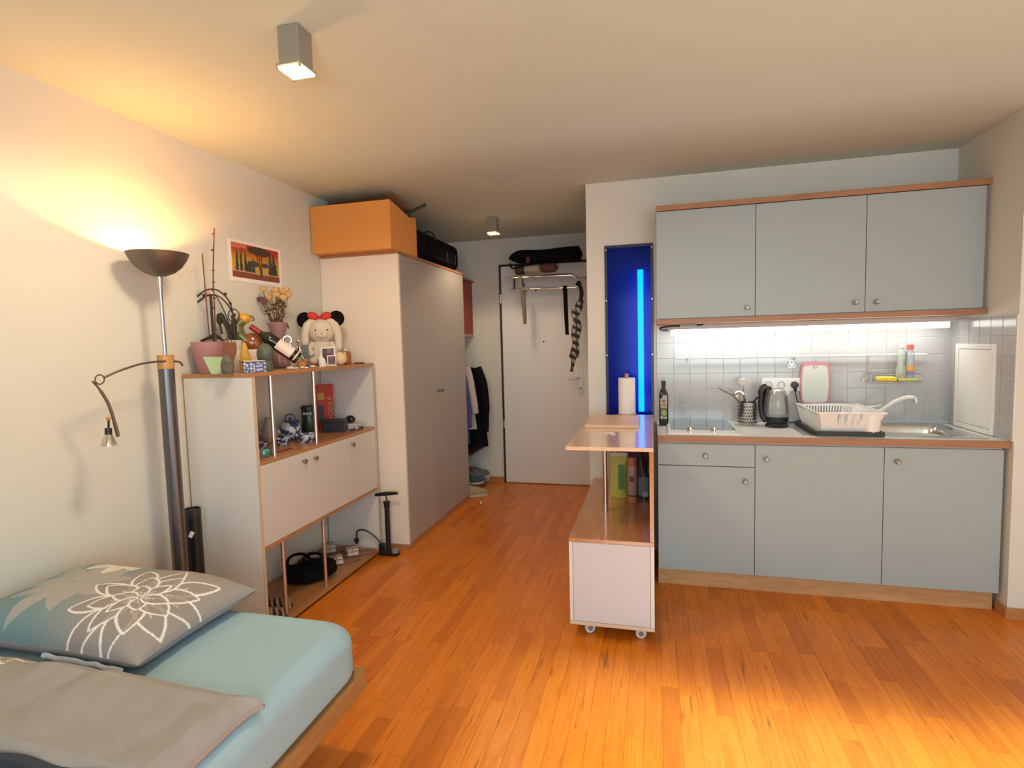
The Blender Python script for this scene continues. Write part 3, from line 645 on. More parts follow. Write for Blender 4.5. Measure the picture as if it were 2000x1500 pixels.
for x_, y_ in ((-.325, 2.64), (-.078, 2.64), (-.325, 3.67), (-.078, 3.67)):
    RC = Matrix.Rotation(.45 if x_ < -.2 else .2, 3, 'Z'); d = RC @ Vector((0, 1, 0)); q = Vector((x_, y_, 0))+RC @ Vector((.010, 0, 0))
    mb = MB().box(x_-.022, x_+.022, y_-.022, y_+.022, .0675, .0715)
    for sg_ in (-1, 1): mb.cbox(q+d*sg_*.0135+Vector((-.004, 0, .046)), (.022, .0025, .042), RC)
    c = obj('caster', mb, mat('caster_metal', (.62, .62, .64), .35, .6), il)
    cz = Vector((0, 0, .0262))
    obj('wheel', MB().cyl(q+cz-d*.010, q+cz+d*.010, .026, n=24), mat('wheel_grey', (.66, .66, .70), .4), c, bev=.003)
    obj('hub', MB().cyl(q+cz-d*.0155, q+cz+d*.0155, .012, n=14), mat('hub_grey', (.2, .2, .24), .4), c)
o = obj('cutting_board', MB().box(-.385, -.083, 3.13, 3.55, .9525, .972), wood('maple_board', (.66, .42, .29), (.76, .50, .35), .4), origin=(-.24, 3.34, .9525), bev=.002); tag(o, 'light wooden cutting board lying on the trolley top', 'cutting board')
o = obj('crumbs', MB().ball((-.245, 2.95, .954), (.016, .012, .004), 8, 4).ball((-.21, 2.93, .955), (.014, .010, .005), 8, 4).ball((-.225, 2.97, .954), (.012, .009, .004), 8, 4).ball((-.27, 2.94, .9535), (.008, .007, .003), 8, 4), PAPER, origin=(-.24, 2.95, .9525), smooth=True); tag(o, 'small white crumpled paper scraps on the trolley top', 'scraps', kind='stuff')
pt = thing('paper_towel', 'white paper towel roll on a wooden holder on the trolley top', 'paper towel', (-.17, 3.655, .9525))
obj('holder_base', MB().cyl((-.17, 3.655, .9525), (-.17, 3.655, .967), .062, n=30), BEECH, pt, bev=.002)
mb = MB()
for k in range(2): pass
PT = mat('towel_paper', (.82, .79, .76), .95, bump=.4, scale=60)
obj('roll', MB().lathe([(.020, .968), (.053, .968), (.0545, .972), (.0545, 1.20), (.053, 1.204), (.020, 1.204), (.020, .97)], (-.17, 3.655, 0), 36), PT, pt, smooth=True)
obj('dowel', MB().cyl((-.17, 3.655, .967), (-.17, 3.655, 1.232), .0135), BEECH, pt, smooth=True)
# cleaning things on the trolley's lower shelf
ZS = .5057
b = thing('detergent_pouch', 'yellow green detergent pouch with a green leafy label on the trolley shelf', 'pouch', (-.205, 3.31, ZS))
def pouch(w, h, d, nx=10, nz=12):
    mb = MB(); F = []; B = []
    for j in range(nz+1):
        v = j/nz; r1 = []; r2 = []
        for i in range(nx+1):
            u = 2*i/nx-1; t = d*(1-u*u)**.5*(math.sin(PI*min(v*.9+.12, 1)))**.7
            r1.append((u*w*(1-.04*(1-v)), -t, v*h)); r2.append((u*w*(1-.04*(1-v)), t, v*h))
        F.append(r1); B.append(r2[::-1])
    return mb.grid([a+b_ for a, b_ in zip(F, B)])
obj('pouch_body', pouch(.052, .25, .03), mat('lime_pouch', (.50, .50, .10), .4, var=.12), b, False, smooth=True)
o = obj('label', MB().grid([[(-.002+.036*i/6, -.0335+.35*abs((-.002+.036*i/6)*.28), .055+.15*j/10) for i in range(7)] for j in range(11)]), mat('leaf_label', (.10, .26, .07), .5, var=.6, scale=70), b, False)
obj('top_flap', MB().box(-.052, .052, -.004, .004, .25, .272), mat('pouch_top', (.62, .6, .5), .5), b, False, bev=.002)
b = thing('detergent_bag', 'dark green soft bag leaning behind the lime pouch on the trolley shelf', 'bag', (-.212, 3.465, ZS))
obj('bag_body', pouch(.038, .22, .025), mat('green_bag', (.10, .20, .04), .5, var=.5, scale=20), b, False, smooth=True)
b = thing('spray_can', 'slim pink and brown spray can on the trolley shelf', 'can', (-.124, 3.225, ZS))
obj('can_body', MB().lathe([(.026, 0), (.028, .004), (.028, .205), (.024, .215), (.0001, .215)]), mat('can_pink', (.46, .31, .29), .35, var=.25, scale=25), b, False, smooth=True)
obj('can_base', MB().lathe([(.0285, .001), (.0285, .035)]), mat('can_copper', (.50, .24, .13), .35), b, False, smooth=True)
obj('band', MB().lathe([(.0286, .035), (.0286, .043)]), mat('can_brown', (.08, .02, .015), .4), b, False, smooth=True)
obj('cap', MB().lathe([(.0255, .215), (.0265, .25), (.024, .262), (.0001, .263)]), mat('can_copper2', (.48, .20, .11), .4), b, False, smooth=True)
lb = obj('label', MB().box(-.014, .010, -.0295, -.0275, .125, .155), mat('label_dark', (.12, .06, .05), .5, var=.8, scale=140), b, False)
b = thing('cleaner_bottle', 'grey cleaner bottle with angled neck and blue label on the trolley shelf', 'bottle', (-.060, 3.30, ZS))
GB = mat('grey_bottle', (.07, .065, .075), .25)
mb = MB().grid([[(x_+w_*math.cos(2*PI*k/16), .026*min(1, w_/.025+.2)*math.sin(2*PI*k/16), z_) for k in range(17)] for x_, w_, z_ in ((0, .036, .0), (0, .037, .004), (0, .037, .12), (-.004, .031, .155), (-.012, .020, .19), (-.015, .014, .215), (-.015, .0135, .24))])
obj('bottle', mb, GB, b, False, smooth=True)
obj('cap', MB().lathe([(.015, .24), (.016, .25), (.015, .275), (.0001, .277)], (-.015, 0, 0)), BLACK, b, False, smooth=True)
obj('label', MB().grid([[((.0375)*math.cos(-2.5+1.9*i/8), .0268*math.sin(-2.5+1.9*i/8), .02+.115*j/3) for i in range(9)] for j in range(4)]), mat('blue_label', (.22, .30, .40), .5, var=.3, scale=30), b, False)
obj('barcode', MB().box(-.004, .024, -.0285, -.0275, .018, .045), mat('code_white', (.6, .6, .58), .5, var=.5, scale=300), b, False)
b = thing('plastic_bag', 'thin violet plastic bag crumpled under the trolley top behind the bottles', 'bag', (-.14, 3.60, ZS))
mb = MB(); P = []
for j in range(13):
    v = j/12; row = []
    for i in range(19):
        a = 2*PI*i/18; rr = 1+.18*math.sin(3*a+5*v)+.1*math.sin(7*a)
        row.append((.095*rr*math.cos(a)*math.sin(PI*(.08+.8*v))**.5, .05*rr*math.sin(a)*math.sin(PI*(.08+.8*v))**.5, .40*v))
    row[-1] = row[0]; P.append(row)
obj('bag_body', mb.grid(P), mat('violet_film', (.20, .13, .28), .3, var=.5, scale=12), b, False, smooth=True)

# ================================================================== BOOKCASE
BX0, BX1, BY0, BY1 = -2.272, -1.867, 2.232, 3.418
bc = thing('shelf_unit', 'white open shelf unit with three low doors and wooden boards along the left wall', 'shelf unit', (-2.07, 2.82, 0))
obj('side_panel', MB().box(BX0, BX1-.004, BY0, BY0+.018, .0, 1.3185), WHITE, bc, bev=.001)
obj('side_panel', MB().box(BX0, BX1-.004, BY1-.018, BY1, .0, 1.3185), WHITE, bc, bev=.001)
for y_ in (BY0, BY1-.018): obj('edge_strip', MB().box(BX1-.0038, BX1, y_, y_+.018, .0, 1.3185), PLY, bc)
obj('top_board', MB().box(BX0, BX1+.002, BY0-.003, BY1+.003, 1.319, 1.338), BEECH, bc, bev=.001)
obj('middle_board', MB().box(BX0, BX1, BY0+.0185, BY1-.0185, .882, .8995), BEECH, bc, bev=.001)
obj('lower_board', MB().box(BX0, BX1, BY0+.0185, BY1-.0185, .455, .472), BEECH, bc, bev=.001)
obj('bottom_board', MB().box(BX0, BX1, BY0+.0185, BY1-.0185, .017, .035), BEECH, bc, bev=.001)
obj('foot_strip', MB().box(BX1-.03, BX1-.018, BY0+.0185, BY1-.0185, 0, .0165), mat('dark_strip', (.05, .02, .012), .6), bc)
obj('cabinet_back', MB().box(BX0, BX0+.008, BY0+.0185, BY1-.0185, .4725, .8815), WHITE, bc)
DW = mat('cream_front', (.66, .62, .58), .42, var=.02)
yy = [BY0+.0185, 2.624, 3.020, BY1-.0185]
for k, (ky, kz) in enumerate(((2.586, .833), (2.687, .829), (3.088, .832))):
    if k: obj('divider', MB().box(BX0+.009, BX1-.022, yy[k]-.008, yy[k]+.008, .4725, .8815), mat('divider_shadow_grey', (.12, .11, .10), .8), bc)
    d = obj('door', MB().box(BX1-.018, BX1-.001, yy[k]+.0022, yy[k+1]-.0022, .4735, .8805), DW, bc, bev=.0015)
    knob(BX1-.001, ky, kz, d, 'x')
for y_ in (2.395, 2.760):
    obj('post', MB().cyl((-1.895, y_, .900), (-1.895, y_, 1.3185), .0105, n=16), ALU, bc, smooth=True)
    obj('post', MB().cyl((-1.895, y_+.02, .0355), (-1.895, y_+.02, .4545), .0105, n=16), ALU, bc, smooth=True)
# ================================================================== WARDROBE
WSIDE = mat('wardrobe_side_lit', (.88, .78, .68), .42, var=.02, scale=4)  # white laminate made lighter and warmer: the light on this side is in the colour
WY0, WY1, WXF = 3.478, 4.795, -1.681
wd = thing('wardrobe', 'tall white two door wardrobe with a wooden top board on the left wall', 'wardrobe', (-1.98, 4.13, 0))
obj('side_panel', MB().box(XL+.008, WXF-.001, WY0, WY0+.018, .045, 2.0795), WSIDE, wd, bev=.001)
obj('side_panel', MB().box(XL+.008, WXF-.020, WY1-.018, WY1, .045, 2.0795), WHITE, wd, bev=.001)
obj('back_panel', MB().box(XL+.002, XL+.007, WY0, WY1, .045, 2.0795), WHITE, wd)
obj('base_board', MB().box(XL+.002, WXF-.003, WY0, WY1, .0, .044), BEECH, wd)
obj('top_board', MB().box(XL+.002, WXF+.004, WY0-.003, WY1+.003, 2.080, 2.099), BEECH, wd, bev=.001)
WF = mat('wardrobe_front_shaded', (.42, .38, .36), .38, var=.02)  # same white wardrobe, darker colour carries the shade on the doors
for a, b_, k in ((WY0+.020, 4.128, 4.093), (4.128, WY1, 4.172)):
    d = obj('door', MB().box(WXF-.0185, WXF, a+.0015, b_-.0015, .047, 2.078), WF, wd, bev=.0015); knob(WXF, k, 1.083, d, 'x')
# box on the wardrobe
ZW = 2.0995
cx = thing('cardboard_box', 'big brown cardboard box with open flaps lying on the wardrobe', 'box', (-1.98, 3.6, ZW))
X0, X1, Y0, Y1 = -2.278, -1.682, 3.385, 3.80
def panel(p): # flat sheet with thickness
    a, b_, c = Vector(p[0]), Vector(p[1]), Vector(p[2]); n_ = (b_-a).cross(c-a).normalized()*.002; k = len(p)
    return MB().add([Vector(q)-n_ for q in p]+[Vector(q)+n_ for q in p], [tuple(range(k))[::-1], tuple(range(k, 2*k))]+[(i, (i+1) % k, k+(i+1) % k, k+i) for i in range(k)])
ZT = 2.418
obj('front_wall', panel([(X0, Y0, ZW+.001), (X1, Y0, ZW+.001), (X1, Y0, ZT), (X0, Y0, ZT)]), CARD, cx)
obj('side_wall', panel([(X1, Y0, ZW+.001), (X1, Y1, ZW+.001), (X1, Y1, ZT-.04), (X1, Y0+.3, ZT-.055), (X1, Y0+.12, ZT-.02), (X1, Y0, ZT)]), CARD, cx)
obj('side_wall', panel([(X0, Y0, ZW+.001), (X0, Y1, ZW+.001), (X0, Y1, ZT), (X0, Y0, ZT)]), CARD, cx)
obj('back_wall', panel([(X0, Y1, ZW+.001), (X1, Y1, ZW+.001), (X1, Y1, ZT-.03), (X0, Y1, ZT)]), CARD, cx)
obj('box_floor', MB().box(X0, X1, Y0, Y1, ZW+.0005, ZW+.004), CARD, cx)
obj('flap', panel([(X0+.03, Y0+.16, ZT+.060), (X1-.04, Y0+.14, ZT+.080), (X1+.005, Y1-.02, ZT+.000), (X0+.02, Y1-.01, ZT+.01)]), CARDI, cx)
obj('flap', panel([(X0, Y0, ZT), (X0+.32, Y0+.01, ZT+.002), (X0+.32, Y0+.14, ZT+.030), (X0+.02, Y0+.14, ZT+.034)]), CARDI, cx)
tp = thing('tripod', 'black folded stand with one leg poking out of the cardboard box', 'stand', (-1.66, 3.7, 2.36))
obj('leg', MB().tube([(-1.95, 3.62, 2.30), (-1.72, 3.68, 2.385), (-1.57, 3.72, 2.448)], [.010, .010, .009], 10), BLACK, tp, smooth=True)
obj('joint', MB().ball((-1.70, 3.69, 2.388), (.03, .025, .022)), mat('dark_green_plastic', (.015, .035, .02), .4), tp, smooth=True)
obj('foot', MB().cyl((-1.58, 3.717, 2.443), (-1.562, 3.722, 2.452), .0125), mat('dark_green_plastic', (.015, .035, .02), .4), tp, smooth=True)
sc = thing('suitcase', 'black soft suitcase lying on the wardrobe behind the cardboard box', 'suitcase', (-1.95, 4.3, ZW))
obj('body', MB().box(-2.26, -1.70, 3.90, 4.78, ZW+.012, 2.335), BLACKM, sc, bev=.06, seg=4)
obj('front_pocket', MB().box(-1.703, -1.685, 4.05, 4.65, ZW+.04, 2.27), BLACKM, sc, bev=.012)
for y_ in (4.42, 4.60): obj('zip_pull', MB().box(-1.682, -1.678, y_, y_+.008, ZW+.05, ZW+.13), CHROME, sc)
obj('handle', MB().tube(spline([(-1.70, 3.95, 2.30), (-1.68, 4.02, 2.325), (-1.68, 4.12, 2.325), (-1.70, 4.2, 2.30)], 5), .008, 8), BLACK, sc, smooth=True)
for y_ in (3.95, 4.70): obj('foot', MB().box(-2.2, -1.76, y_, y_+.03, ZW+.0005, ZW+.014), BLACK, sc)

# ================================================================== FLOOR LAMP
LX, LY = -2.12, 1.995
fl_ = thing('floor_lamp', 'dark metal uplighter floor lamp with a reading arm by the left wall', 'lamp', (LX, LY, 0))
obj('base', MB().lathe([(.10, 0), (.10, .012), (.09, .02), (.033, .024), (.0001, .024)], (LX, LY, 0), 40), GUN, fl_, smooth=True)
obj('lower_tube', MB().cyl((LX, LY, .022), (LX, LY, 1.375), .0325, n=28), GUN, fl_, smooth=True)
obj('wood_collar', MB().cyl((LX, LY, 1.3755), (LX, LY, 1.437), .0335, n=28), wood('oak_collar', (.45, .22, .07), (.58, .31, .11), .35), fl_, smooth=True)
obj('upper_pole', MB().cyl((LX, LY, 1.437), (LX, LY, 1.745), .0085, n=16).cyl((LX, LY, 1.745), (LX, LY, 1.79), .0125, n=16), STEEL, fl_, smooth=True)
BO = [(.012, 1.784), (.03, 1.788), (.062, 1.803), (.09, 1.828), (.112, 1.862), (.122, 1.886), (.119, 1.886), (.108, 1.864), (.087, 1.832), (.06, 1.809), (.03, 1.795), (.0001, 1.793)]
obj('bowl', MB().lathe(BO, (LX, LY, 0), 48), PEWTER, fl_, smooth=True)
obj('bulb', MB().cyl((LX-.03, LY+.012, 1.822), (LX+.03, LY+.012, 1.822), .005), emit('lamp_bulb', (1, .72, .38), 60), fl_, smooth=True)
ra = obj('reading_arm', MB().tube(spline([(LX+.02, 2.065, 1.386), (LX+.03, 2.035, 1.405), (LX+.02, 1.955, 1.410), (LX+.02, 1.86, 1.404), (LX+.02, 1.76, 1.381), (LX+.02, 1.69, 1.357)]), .0045, 8), PEWTER, fl_, smooth=True)
obj('joint_ring', MB().ring((LX+.02, 1.671, 1.350), .0185, .0028, 'x', 24, 6), PEWTER, ra, smooth=True)
obj('lower_arm', MB().tube(spline([(LX+.02, 1.642, 1.345), (LX+.02, 1.668, 1.31), (LX+.02, 1.698, 1.25), (LX+.02, 1.716, 1.18), (LX+.02, 1.728, 1.115)]), [.004]*9+[.006]*16+[.007]*8, 8), PEWTER, ra, smooth=True)
sp_ = obj('lamp_holder', MB().cyl((LX+.02, 1.694, 1.19), (LX+.02, 1.69, 1.15), .004, n=8).cyl((LX+.02, 1.69, 1.155), (LX+.02, 1.688, 1.128), .0125, n=14), BLACK, ra, smooth=True)
obj('reflector', MB().lathe([(.012, 1.130), (.018, 1.118), (.0275, 1.090), (.0275, 1.086), (.025, 1.086), (.0155, 1.114), (.0001, 1.12)], (LX+.02, 1.687, 0), 24), mat('reflector', (.65, .62, .52), .15, .9), ra, smooth=True)
obj('wood_knob', MB().ball((LX+.02, 1.694, 1.193), (.010, .010, .008)), MATS['oak_collar'], ra, smooth=True)
light('uplighter_light', 'POINT', (LX, LY+.012, 1.835), 20, (1, .44, .11), shadow_soft_size=.012)
tb = thing('poster_tube', 'black cardboard tube standing on the floor behind the floor lamp', 'tube', (-2.168, 2.130, 0))
obj('tube_body', MB().cyl((-2.168, 2.130, .001), (-2.168, 2.130, .665), .036, n=26), mat('tube_black', (.01, .01, .01), .3), tb, smooth=True)
obj('lid', MB().lathe([(.037, .655), (.0375, .66), (.0375, .69), (.034, .693), (.034, .684), (.0001, .684)], (-2.168, 2.130, 0)), mat('tube_lid', (.03, .03, .03), .25), tb, smooth=True)
obj('print_mark', MB().cbox((-2.150, 2.0965, .575), (.018, .002, .03), Matrix.Rotation(.45, 3, 'Z') @ Matrix.Rotation(.5, 3, 'Y')), PAPER, tb)
# ceiling spots
def spot(x, y, label, pw_, sz=3.1):
    t = thing('ceiling_spotlight', label, 'ceiling lamp', (x, y, ZC), 0, 'square ceiling spotlights')
    obj('body', MB().box(-.039, .039, -.039, .039, -.125, -.0), mat('spot_metal', (.34, .33, .30), .4, .6), t, False, bev=.003)
    obj('glass', MB().box(-.045, .045, -.045, .045, -.137, -.129), emit('spot_glow', (1, .70, .26), 4), t, False, bev=.004)
    for sx in (-1, 1):
        for sy in (-1, 1): obj('clip', MB().box(sx*.042-.003, sx*.042+.003, sy*.042-.003, sy*.042+.003, -.14, -.120), STEEL, t, False)
    light('spot_beam', 'SPOT', (x, y, ZC-.145), pw_, (1, .78, .50), (x, y, 0), spot_size=sz, spot_blend=.3, shadow_soft_size=.11)
spot(-1.150, 1.673, 'square grey ceiling spotlight over the bed side of the room', 54)
spot(-1.300, 4.52, 'square grey ceiling spotlight in the entrance corridor', 22, 2.3)

# ================================================================== BED
bd = thing('bed', 'wooden bed frame with legs, its corner showing below the turquoise mattress', 'bed', (-1.62, .65, 0))
obj('side_rail', MB().box(-1.018, -.990, -.36, 1.66, .250, .322), BEDW, bd, bev=.002)
obj('side_rail', MB().box(-2.262, -2.234, -.36, 1.66, .250, .322), BEDW, bd, bev=.002)
obj('end_rail', MB().box(-2.233, -1.019, 1.632, 1.66, .250, .322), BEDW, bd, bev=.002)
obj('end_rail', MB().box(-2.233, -1.019, -.36, -.332, .250, .322), BEDW, bd, bev=.002)
for x_ in (-1.06, -2.22):
    for y_ in (1.27, -.30): obj('leg', MB().box(x_, x_+.04, y_, y_+.045, 0, .2495), BEDW, bd, bev=.002)
for k in range(9): obj('slat', MB().box(-2.233, -1.019, -.28+.215*k, -.20+.215*k, .262, .28), BEDW, bd)
# mattress: rounded slab with a slight pull of the fitted sheet
MX0, MX1, MY0, MY1, MZ0, MZ1 = -2.250, -.988, -.33, 1.648, .3225, .508
def rbox(x0, x1, y0, y1, z0, z1, r, n=26, wob=None):
    mb = MB(); cx, cy = (x0+x1)/2, (y0+y1)/2; rows = []
    def outline(ins, z, rc):
        pts = []; a, b_, c, d = x0+ins, x1-ins, y0+ins, y1-ins; rc = max(rc, .003)
        for (px, py, a0) in ((b_-rc, d-rc, 0), (a+rc, d-rc, 90), (a+rc, c+rc, 180), (b_-rc, c+rc, 270)):
            for k in range(7):
                t = math.radians(a0+15*k); pts.append((px+rc*math.cos(t), py+rc*math.sin(t), z))
        return pts+[pts[0]]
    for k in range(7):
        t = PI/2*k/6; rows.append(outline(r*.6*(1-math.sin(t)), z0+r*.6*(1-math.cos(t)), .10))
    for k in range(9):
        t = PI/2*k/8; rows.append(outline(r*(1-math.cos(t)), z1-r+r*math.sin(t), .10))
    mb.grid(rows); m_ = len(rows[-1])-1
    mb.add(rows[-1][:-1], [tuple(range(m_))]); mb.add(rows[0][:-1], [tuple(range(m_))[::-1]])
    return mb
SHEET = mat('turquoise_sheet', (.32, .49, .59), .85, var=.06, scale=5, bump=.25, bscale=500)
o = obj('mattress', rbox(MX0, MX1, MY0, MY1, MZ0, MZ1, .06), SHEET, origin=(-1.62, .65, MZ0), smooth=True); tag(o, 'mattress in a plain turquoise fitted sheet on the wooden bed', 'mattress')

# printed pillow
RNG = np.random.default_rng(5)
def noise2(x, y, s, seed=0):
    r = np.random.default_rng(seed); out = 0
    for k in range(6):
        a = r.random()*2*PI; f = s*(.6+r.random()); out = out+np.sin((x*math.cos(a)+y*math.sin(a))*f+r.random()*9)
    return out/6
def petal(col, x, y, cx, cy, ang, L, W, line, fill, r0=0, lw=.0026, a=1.0):
    c, s = math.cos(ang), math.sin(ang); p = (x-cx)*c+(y-cy)*s-r0; q = -(x-cx)*s+(y-cy)*c
    t = np.clip(p/L, 0, 1); wv = W*np.sin(PI*t**.85)**.75*(1-.15*t); d = abs(q)-wv
    ins = (p > 0) & (p < L) & (d < 0)
    if fill is not None: col[ins] = col[ins]*(1-.85)+np.array(fill)*.85
    ln = (p > -.002) & (p < L+.002) & (abs(d) < lw*(1+1.2*np.abs(np.gradient(wv) if False else 0)))
    ln |= (p > L-.004) & (p < L+.003) & (abs(q) < .003)
    col[ln] = line
    vein = ins & (abs(q) < .0011) & (t < .45); col[vein] = line
def flower(col, x, y, cx, cy, s, line, fill, lw, rot=0):
    for ring, (n_, L, W, r_) in enumerate(((9, .118, .031, .050), (8, .098, .031, .022), (6, .062, .021, .006))):
        for k in range(n_):
            a = rot+2*PI*(k+.5*ring)/n_; f = 1+.15*math.sin(k*2.3+ring)
            petal(col, x, y, cx, cy, a, L*s*f, W*s, line, fill, r_*s, lw)
    for k in range(14):
        a = 2*PI*k/14; px, py = cx+.02*s*math.cos(a), cy+.02*s*math.sin(a); col[np.hypot(x-px, y-py) < .0025] = line
PCX, PCY, PA, PB, PZ = -1.835, 1.425, .405, .245, .509
def pillow_surf(nx, ny):
    s = np.linspace(-1, 1, nx)[None, :]; t = np.linspace(-1, 1, ny)[:, None]; s = s+0*t; t = t+0*s
    X = PA*s*(1-.05*(1-t**2)); Y = PB*t*(1-.07*(1-s**2)*np.sign(1))
    H = np.clip((1-s**4)*(1-t**4), 0, 1)**.55
    Wn = noise2(X, Y, 16, 1)*.006+noise2(X, Y, 45, 2)*.0018
    return X, Y, H, Wn
X, Y, H, Wn = pillow_surf(300, 200)
Ztop = .052+.098*H+Wn*H**.5+.012*noise2(X, Y, 9, 4)*H; Zbot = np.maximum(.002, .052-.052*H**.7)
tilt = lambda X_, Z_: Z_
mb = MB(); mb.grid([[(float(X[j, i]), float(Y[j, i]), float(Ztop[j, i])) for i in range(300)] for j in range(200)][::-1])
pw = thing('pillow', 'grey pillow printed with white outlined and turquoise flowers on the bed', 'pillow', (PCX, PCY, PZ))
pc = obj('pillow_case', mb, attr_mat('flower_print', .85), pw, False, smooth=True)
def pfn(c):
    x_, y_ = c[:, 0].astype(float), c[:, 1].astype(float); n_ = len(c)
    base = np.array([.31, .285, .275]); teal = np.array([.12, .27, .31])
    m = np.clip(noise2(x_, y_, 9, 11)*1.6+.35-(x_+.05)*2.2, 0, 1)[:, None]*.75
    m2 = np.clip(noise2(x_, y_, 14, 12)*2-.5+(y_-.05)*5*(x_ > .05), 0, 1)[:, None]*.5
    m = np.maximum(m, m2); col = base*(1-m)+teal*m
    soft = col.copy(); flower(soft, x_, y_, -.12, -.02, 1.1, (.30, .40, .40), (.42, .38, .37), .0022, .4); col = soft
    flower(col, x_, y_, -.31, .10, 1.0, (.33, .40, .40), None, .0020, .1)
    flower(col, x_, y_, -.12, .215, .85, (.78, .74, .70), (.74, .66, .60), .003, 2.0)
    flower(col, x_, y_, .205, -.055, 1.28, (.80, .79, .77), (.29, .26, .25), .0040, .2)
    return np.clip(col, 0, 1)
paint(pc, pfn)
X, Y, H, Wn = pillow_surf(60, 40); Zb = np.maximum(.001, .052-.051*H**.6)
mb = MB(); mb.grid([[(float(X[j, i]), float(Y[j, i]), float(Zb[j, i])) for i in range(60)] for j in range(40)])
obj('pillow_underside', mb, mat('pillow_under', (.34, .32, .33), .9), pw, False, smooth=True)
mb = MB(); rows = []
for k in range(7):
    z_ = .014+.020*k/6; rows.append([(.02+.33*i/24, -PB*(1-.07*(1-((.02+.33*i/24)/PA)**2))-.006*math.sin(PI*k/6)-.001+.0015*math.sin(i*1.3), z_+.002*math.sin(i*.9)) for i in range(25)])
o = obj('lining_fold', mb.grid(rows), mat('lining', (.60, .68, .78), .85), pw, False, smooth=True)
# duvet
def duvet_patch(x0, x1, y0, y1, zf, nx, ny, th=.03):
    X = np.linspace(x0, x1, nx)[None, :]+0*np.zeros((ny, 1)); Y = np.linspace(y0, y1, ny)[:, None]+0*np.zeros((1, nx))
    return X, Y, zf(X, Y)
DUV = attr_mat('duvet_print', .9, .3, 350)
def dz(X, Y):
    ex = np.clip((DX1-X)/.05, 0, 1)**.5; ey = np.clip((DY1-Y)/.05, 0, 1)**.5; ey2 = np.clip((Y-DY0)/.03, 0, 1)**.5
    h = .038+.020*noise2(X, Y, 9, 21)+.020*np.abs(noise2(X*1.0, Y*.6, 18, 22))+.012*np.abs(noise2(X+Y*.4, Y, 34, 23))
    return .508+.012+h*np.minimum(np.minimum(ex, ey), ey2)
DX0, DX1, DY0, DY1 = -2.235, -1.018, .845, 1.165
def skew(X, Y): return X, Y+.0*(X-DX1)
NX, NY = 220, 90
S_ = np.linspace(0, 1, NX)[None, :]+np.zeros((NY, 1)); T_ = np.linspace(0, 1, NY)[:, None]+np.zeros((1, NX))
X = DX0+(DX1-DX0)*S_; Yn = DY0+(DY1-DY0)*T_
Zt = dz(X, Yn)
Yw = Yn+.03*T_*S_**3+.010*(1-S_)+.010*noise2(X, Yn*0+T_, 7, 31)*T_ -.035*(T_**6)*(S_**6)
Xw = X+.006*noise2(Yn, X*0, 14, 33)*S_**8+.022*T_**8*S_**8
dv = thing('duvet', 'taupe grey duvet with a dark inner edge folded across the bed below the pillow', 'duvet', (-1.63, 1.0, .508))
mb = MB(); mb.grid([[(float(Xw[j, i]), float(Yw[j, i]), float(Zt[j, i])) for i in range(NX)] for j in range(NY)][::-1])
dt = obj('upper_layer', mb, DUV, dv, smooth=True)
def dfn(c):
    x_, y_ = c[:, 0].astype(float)-1.63, c[:, 1].astype(float)+1.0; col = np.tile([.345, .325, .32], (len(c), 1)).astype(float)
    flower(col, x_, y_, -1.93, 1.21, .95, (.80, .78, .75), (.36, .31, .29), .0030, .3); return col
paint(dt, dfn)
# piped edge and the lower layer that shows under the upper one
ed = [(Xw[NY-1, i], Yw[NY-1, i], Zt[NY-1, i]-.004) for i in range(0, NX, 4)]+[(Xw[NY-1, -1], Yw[NY-1, -1], Zt[NY-1, -1]-.004)]+[(Xw[j, NX-1], Yw[j, NX-1], Zt[j, NX-1]-.004) for j in range(NY-1, 0, -4)]
obj('edge_seam', MB().tube(ed, .0065, 8), mat('duvet_seam', (.36, .30, .28), .9), dv, smooth=True)
rows = []
for i in range(0, 60):
    s_ = i/59; x_ = -2.22+1.19*s_
    rows.append([(x_+.010, 1.135+.018*(1-s_)-t_*.29-.02*(s_**8), .5085+.010*(1-abs(2*t_-1)**6)) for t_ in np.linspace(0, 1, 24)])
obj('lower_layer', MB().grid(rows[::-1]), mat('duvet_lower', (.38, .32, .30), .9), dv, smooth=True)
rows = []
for i in range(60):
    s_ = i/59; x_ = -2.23+1.2*s_; y_ = .845+.018*(1-s_)+.008*math.sin(9*s_)
    rows.append([(x_, y_+d, z_+.006*math.sin(i*.5)) for d, z_ in ((.02, .534), (.0, .548), (-.012, .542), (-.02, .520), (-.01, .509))])
obj('dark_hem', MB().grid(rows), mat('dark_lining', (.035, .045, .06), .8), dv, smooth=True)
# printed throw at the foot, behind the duvet's hem
NX, NY = 150, 120
S_ = np.linspace(0, 1, NX)[None, :]+np.zeros((NY, 1)); T_ = np.linspace(0, 1, NY)[:, None]+np.zeros((1, NX))
X = -2.235+1.2*S_; Y = -.25+1.07*T_; Zq = .5085+.028*np.clip(np.minimum(S_, 1-S_)*18, 0, 1)**.5*np.clip(np.minimum(T_, 1-T_)*14, 0, 1)**.5*(1+.3*noise2(X, Y, 10, 41))
mb = MB(); mb.grid([[(float(X[j, i]), float(Y[j, i]), float(Zq[j, i])) for i in range(NX)] for j in range(NY)][::-1])
qt = obj('bedspread', mb, DUV, origin=(-1.63, .3, .5085), smooth=True); tag(qt, 'flower printed bedspread at the near end of the bed beyond the duvet hem', 'bedspread')
def qfn(c):
    x_, y_ = c[:, 0].astype(float)-1.63, c[:, 1].astype(float)+.3; col = np.tile([.28, .27, .27], (len(c), 1)).astype(float)
    for fx, fy, r_ in ((-1.75, .75, 0), (-1.35, .62, 1), (-1.95, .45, 2), (-1.5, .25, .6)): flower(col, x_, y_, fx, fy, 1.2, (.78, .72, .66), (.30, .28, .28), .0035, r_)
    return col
paint(qt, qfn)
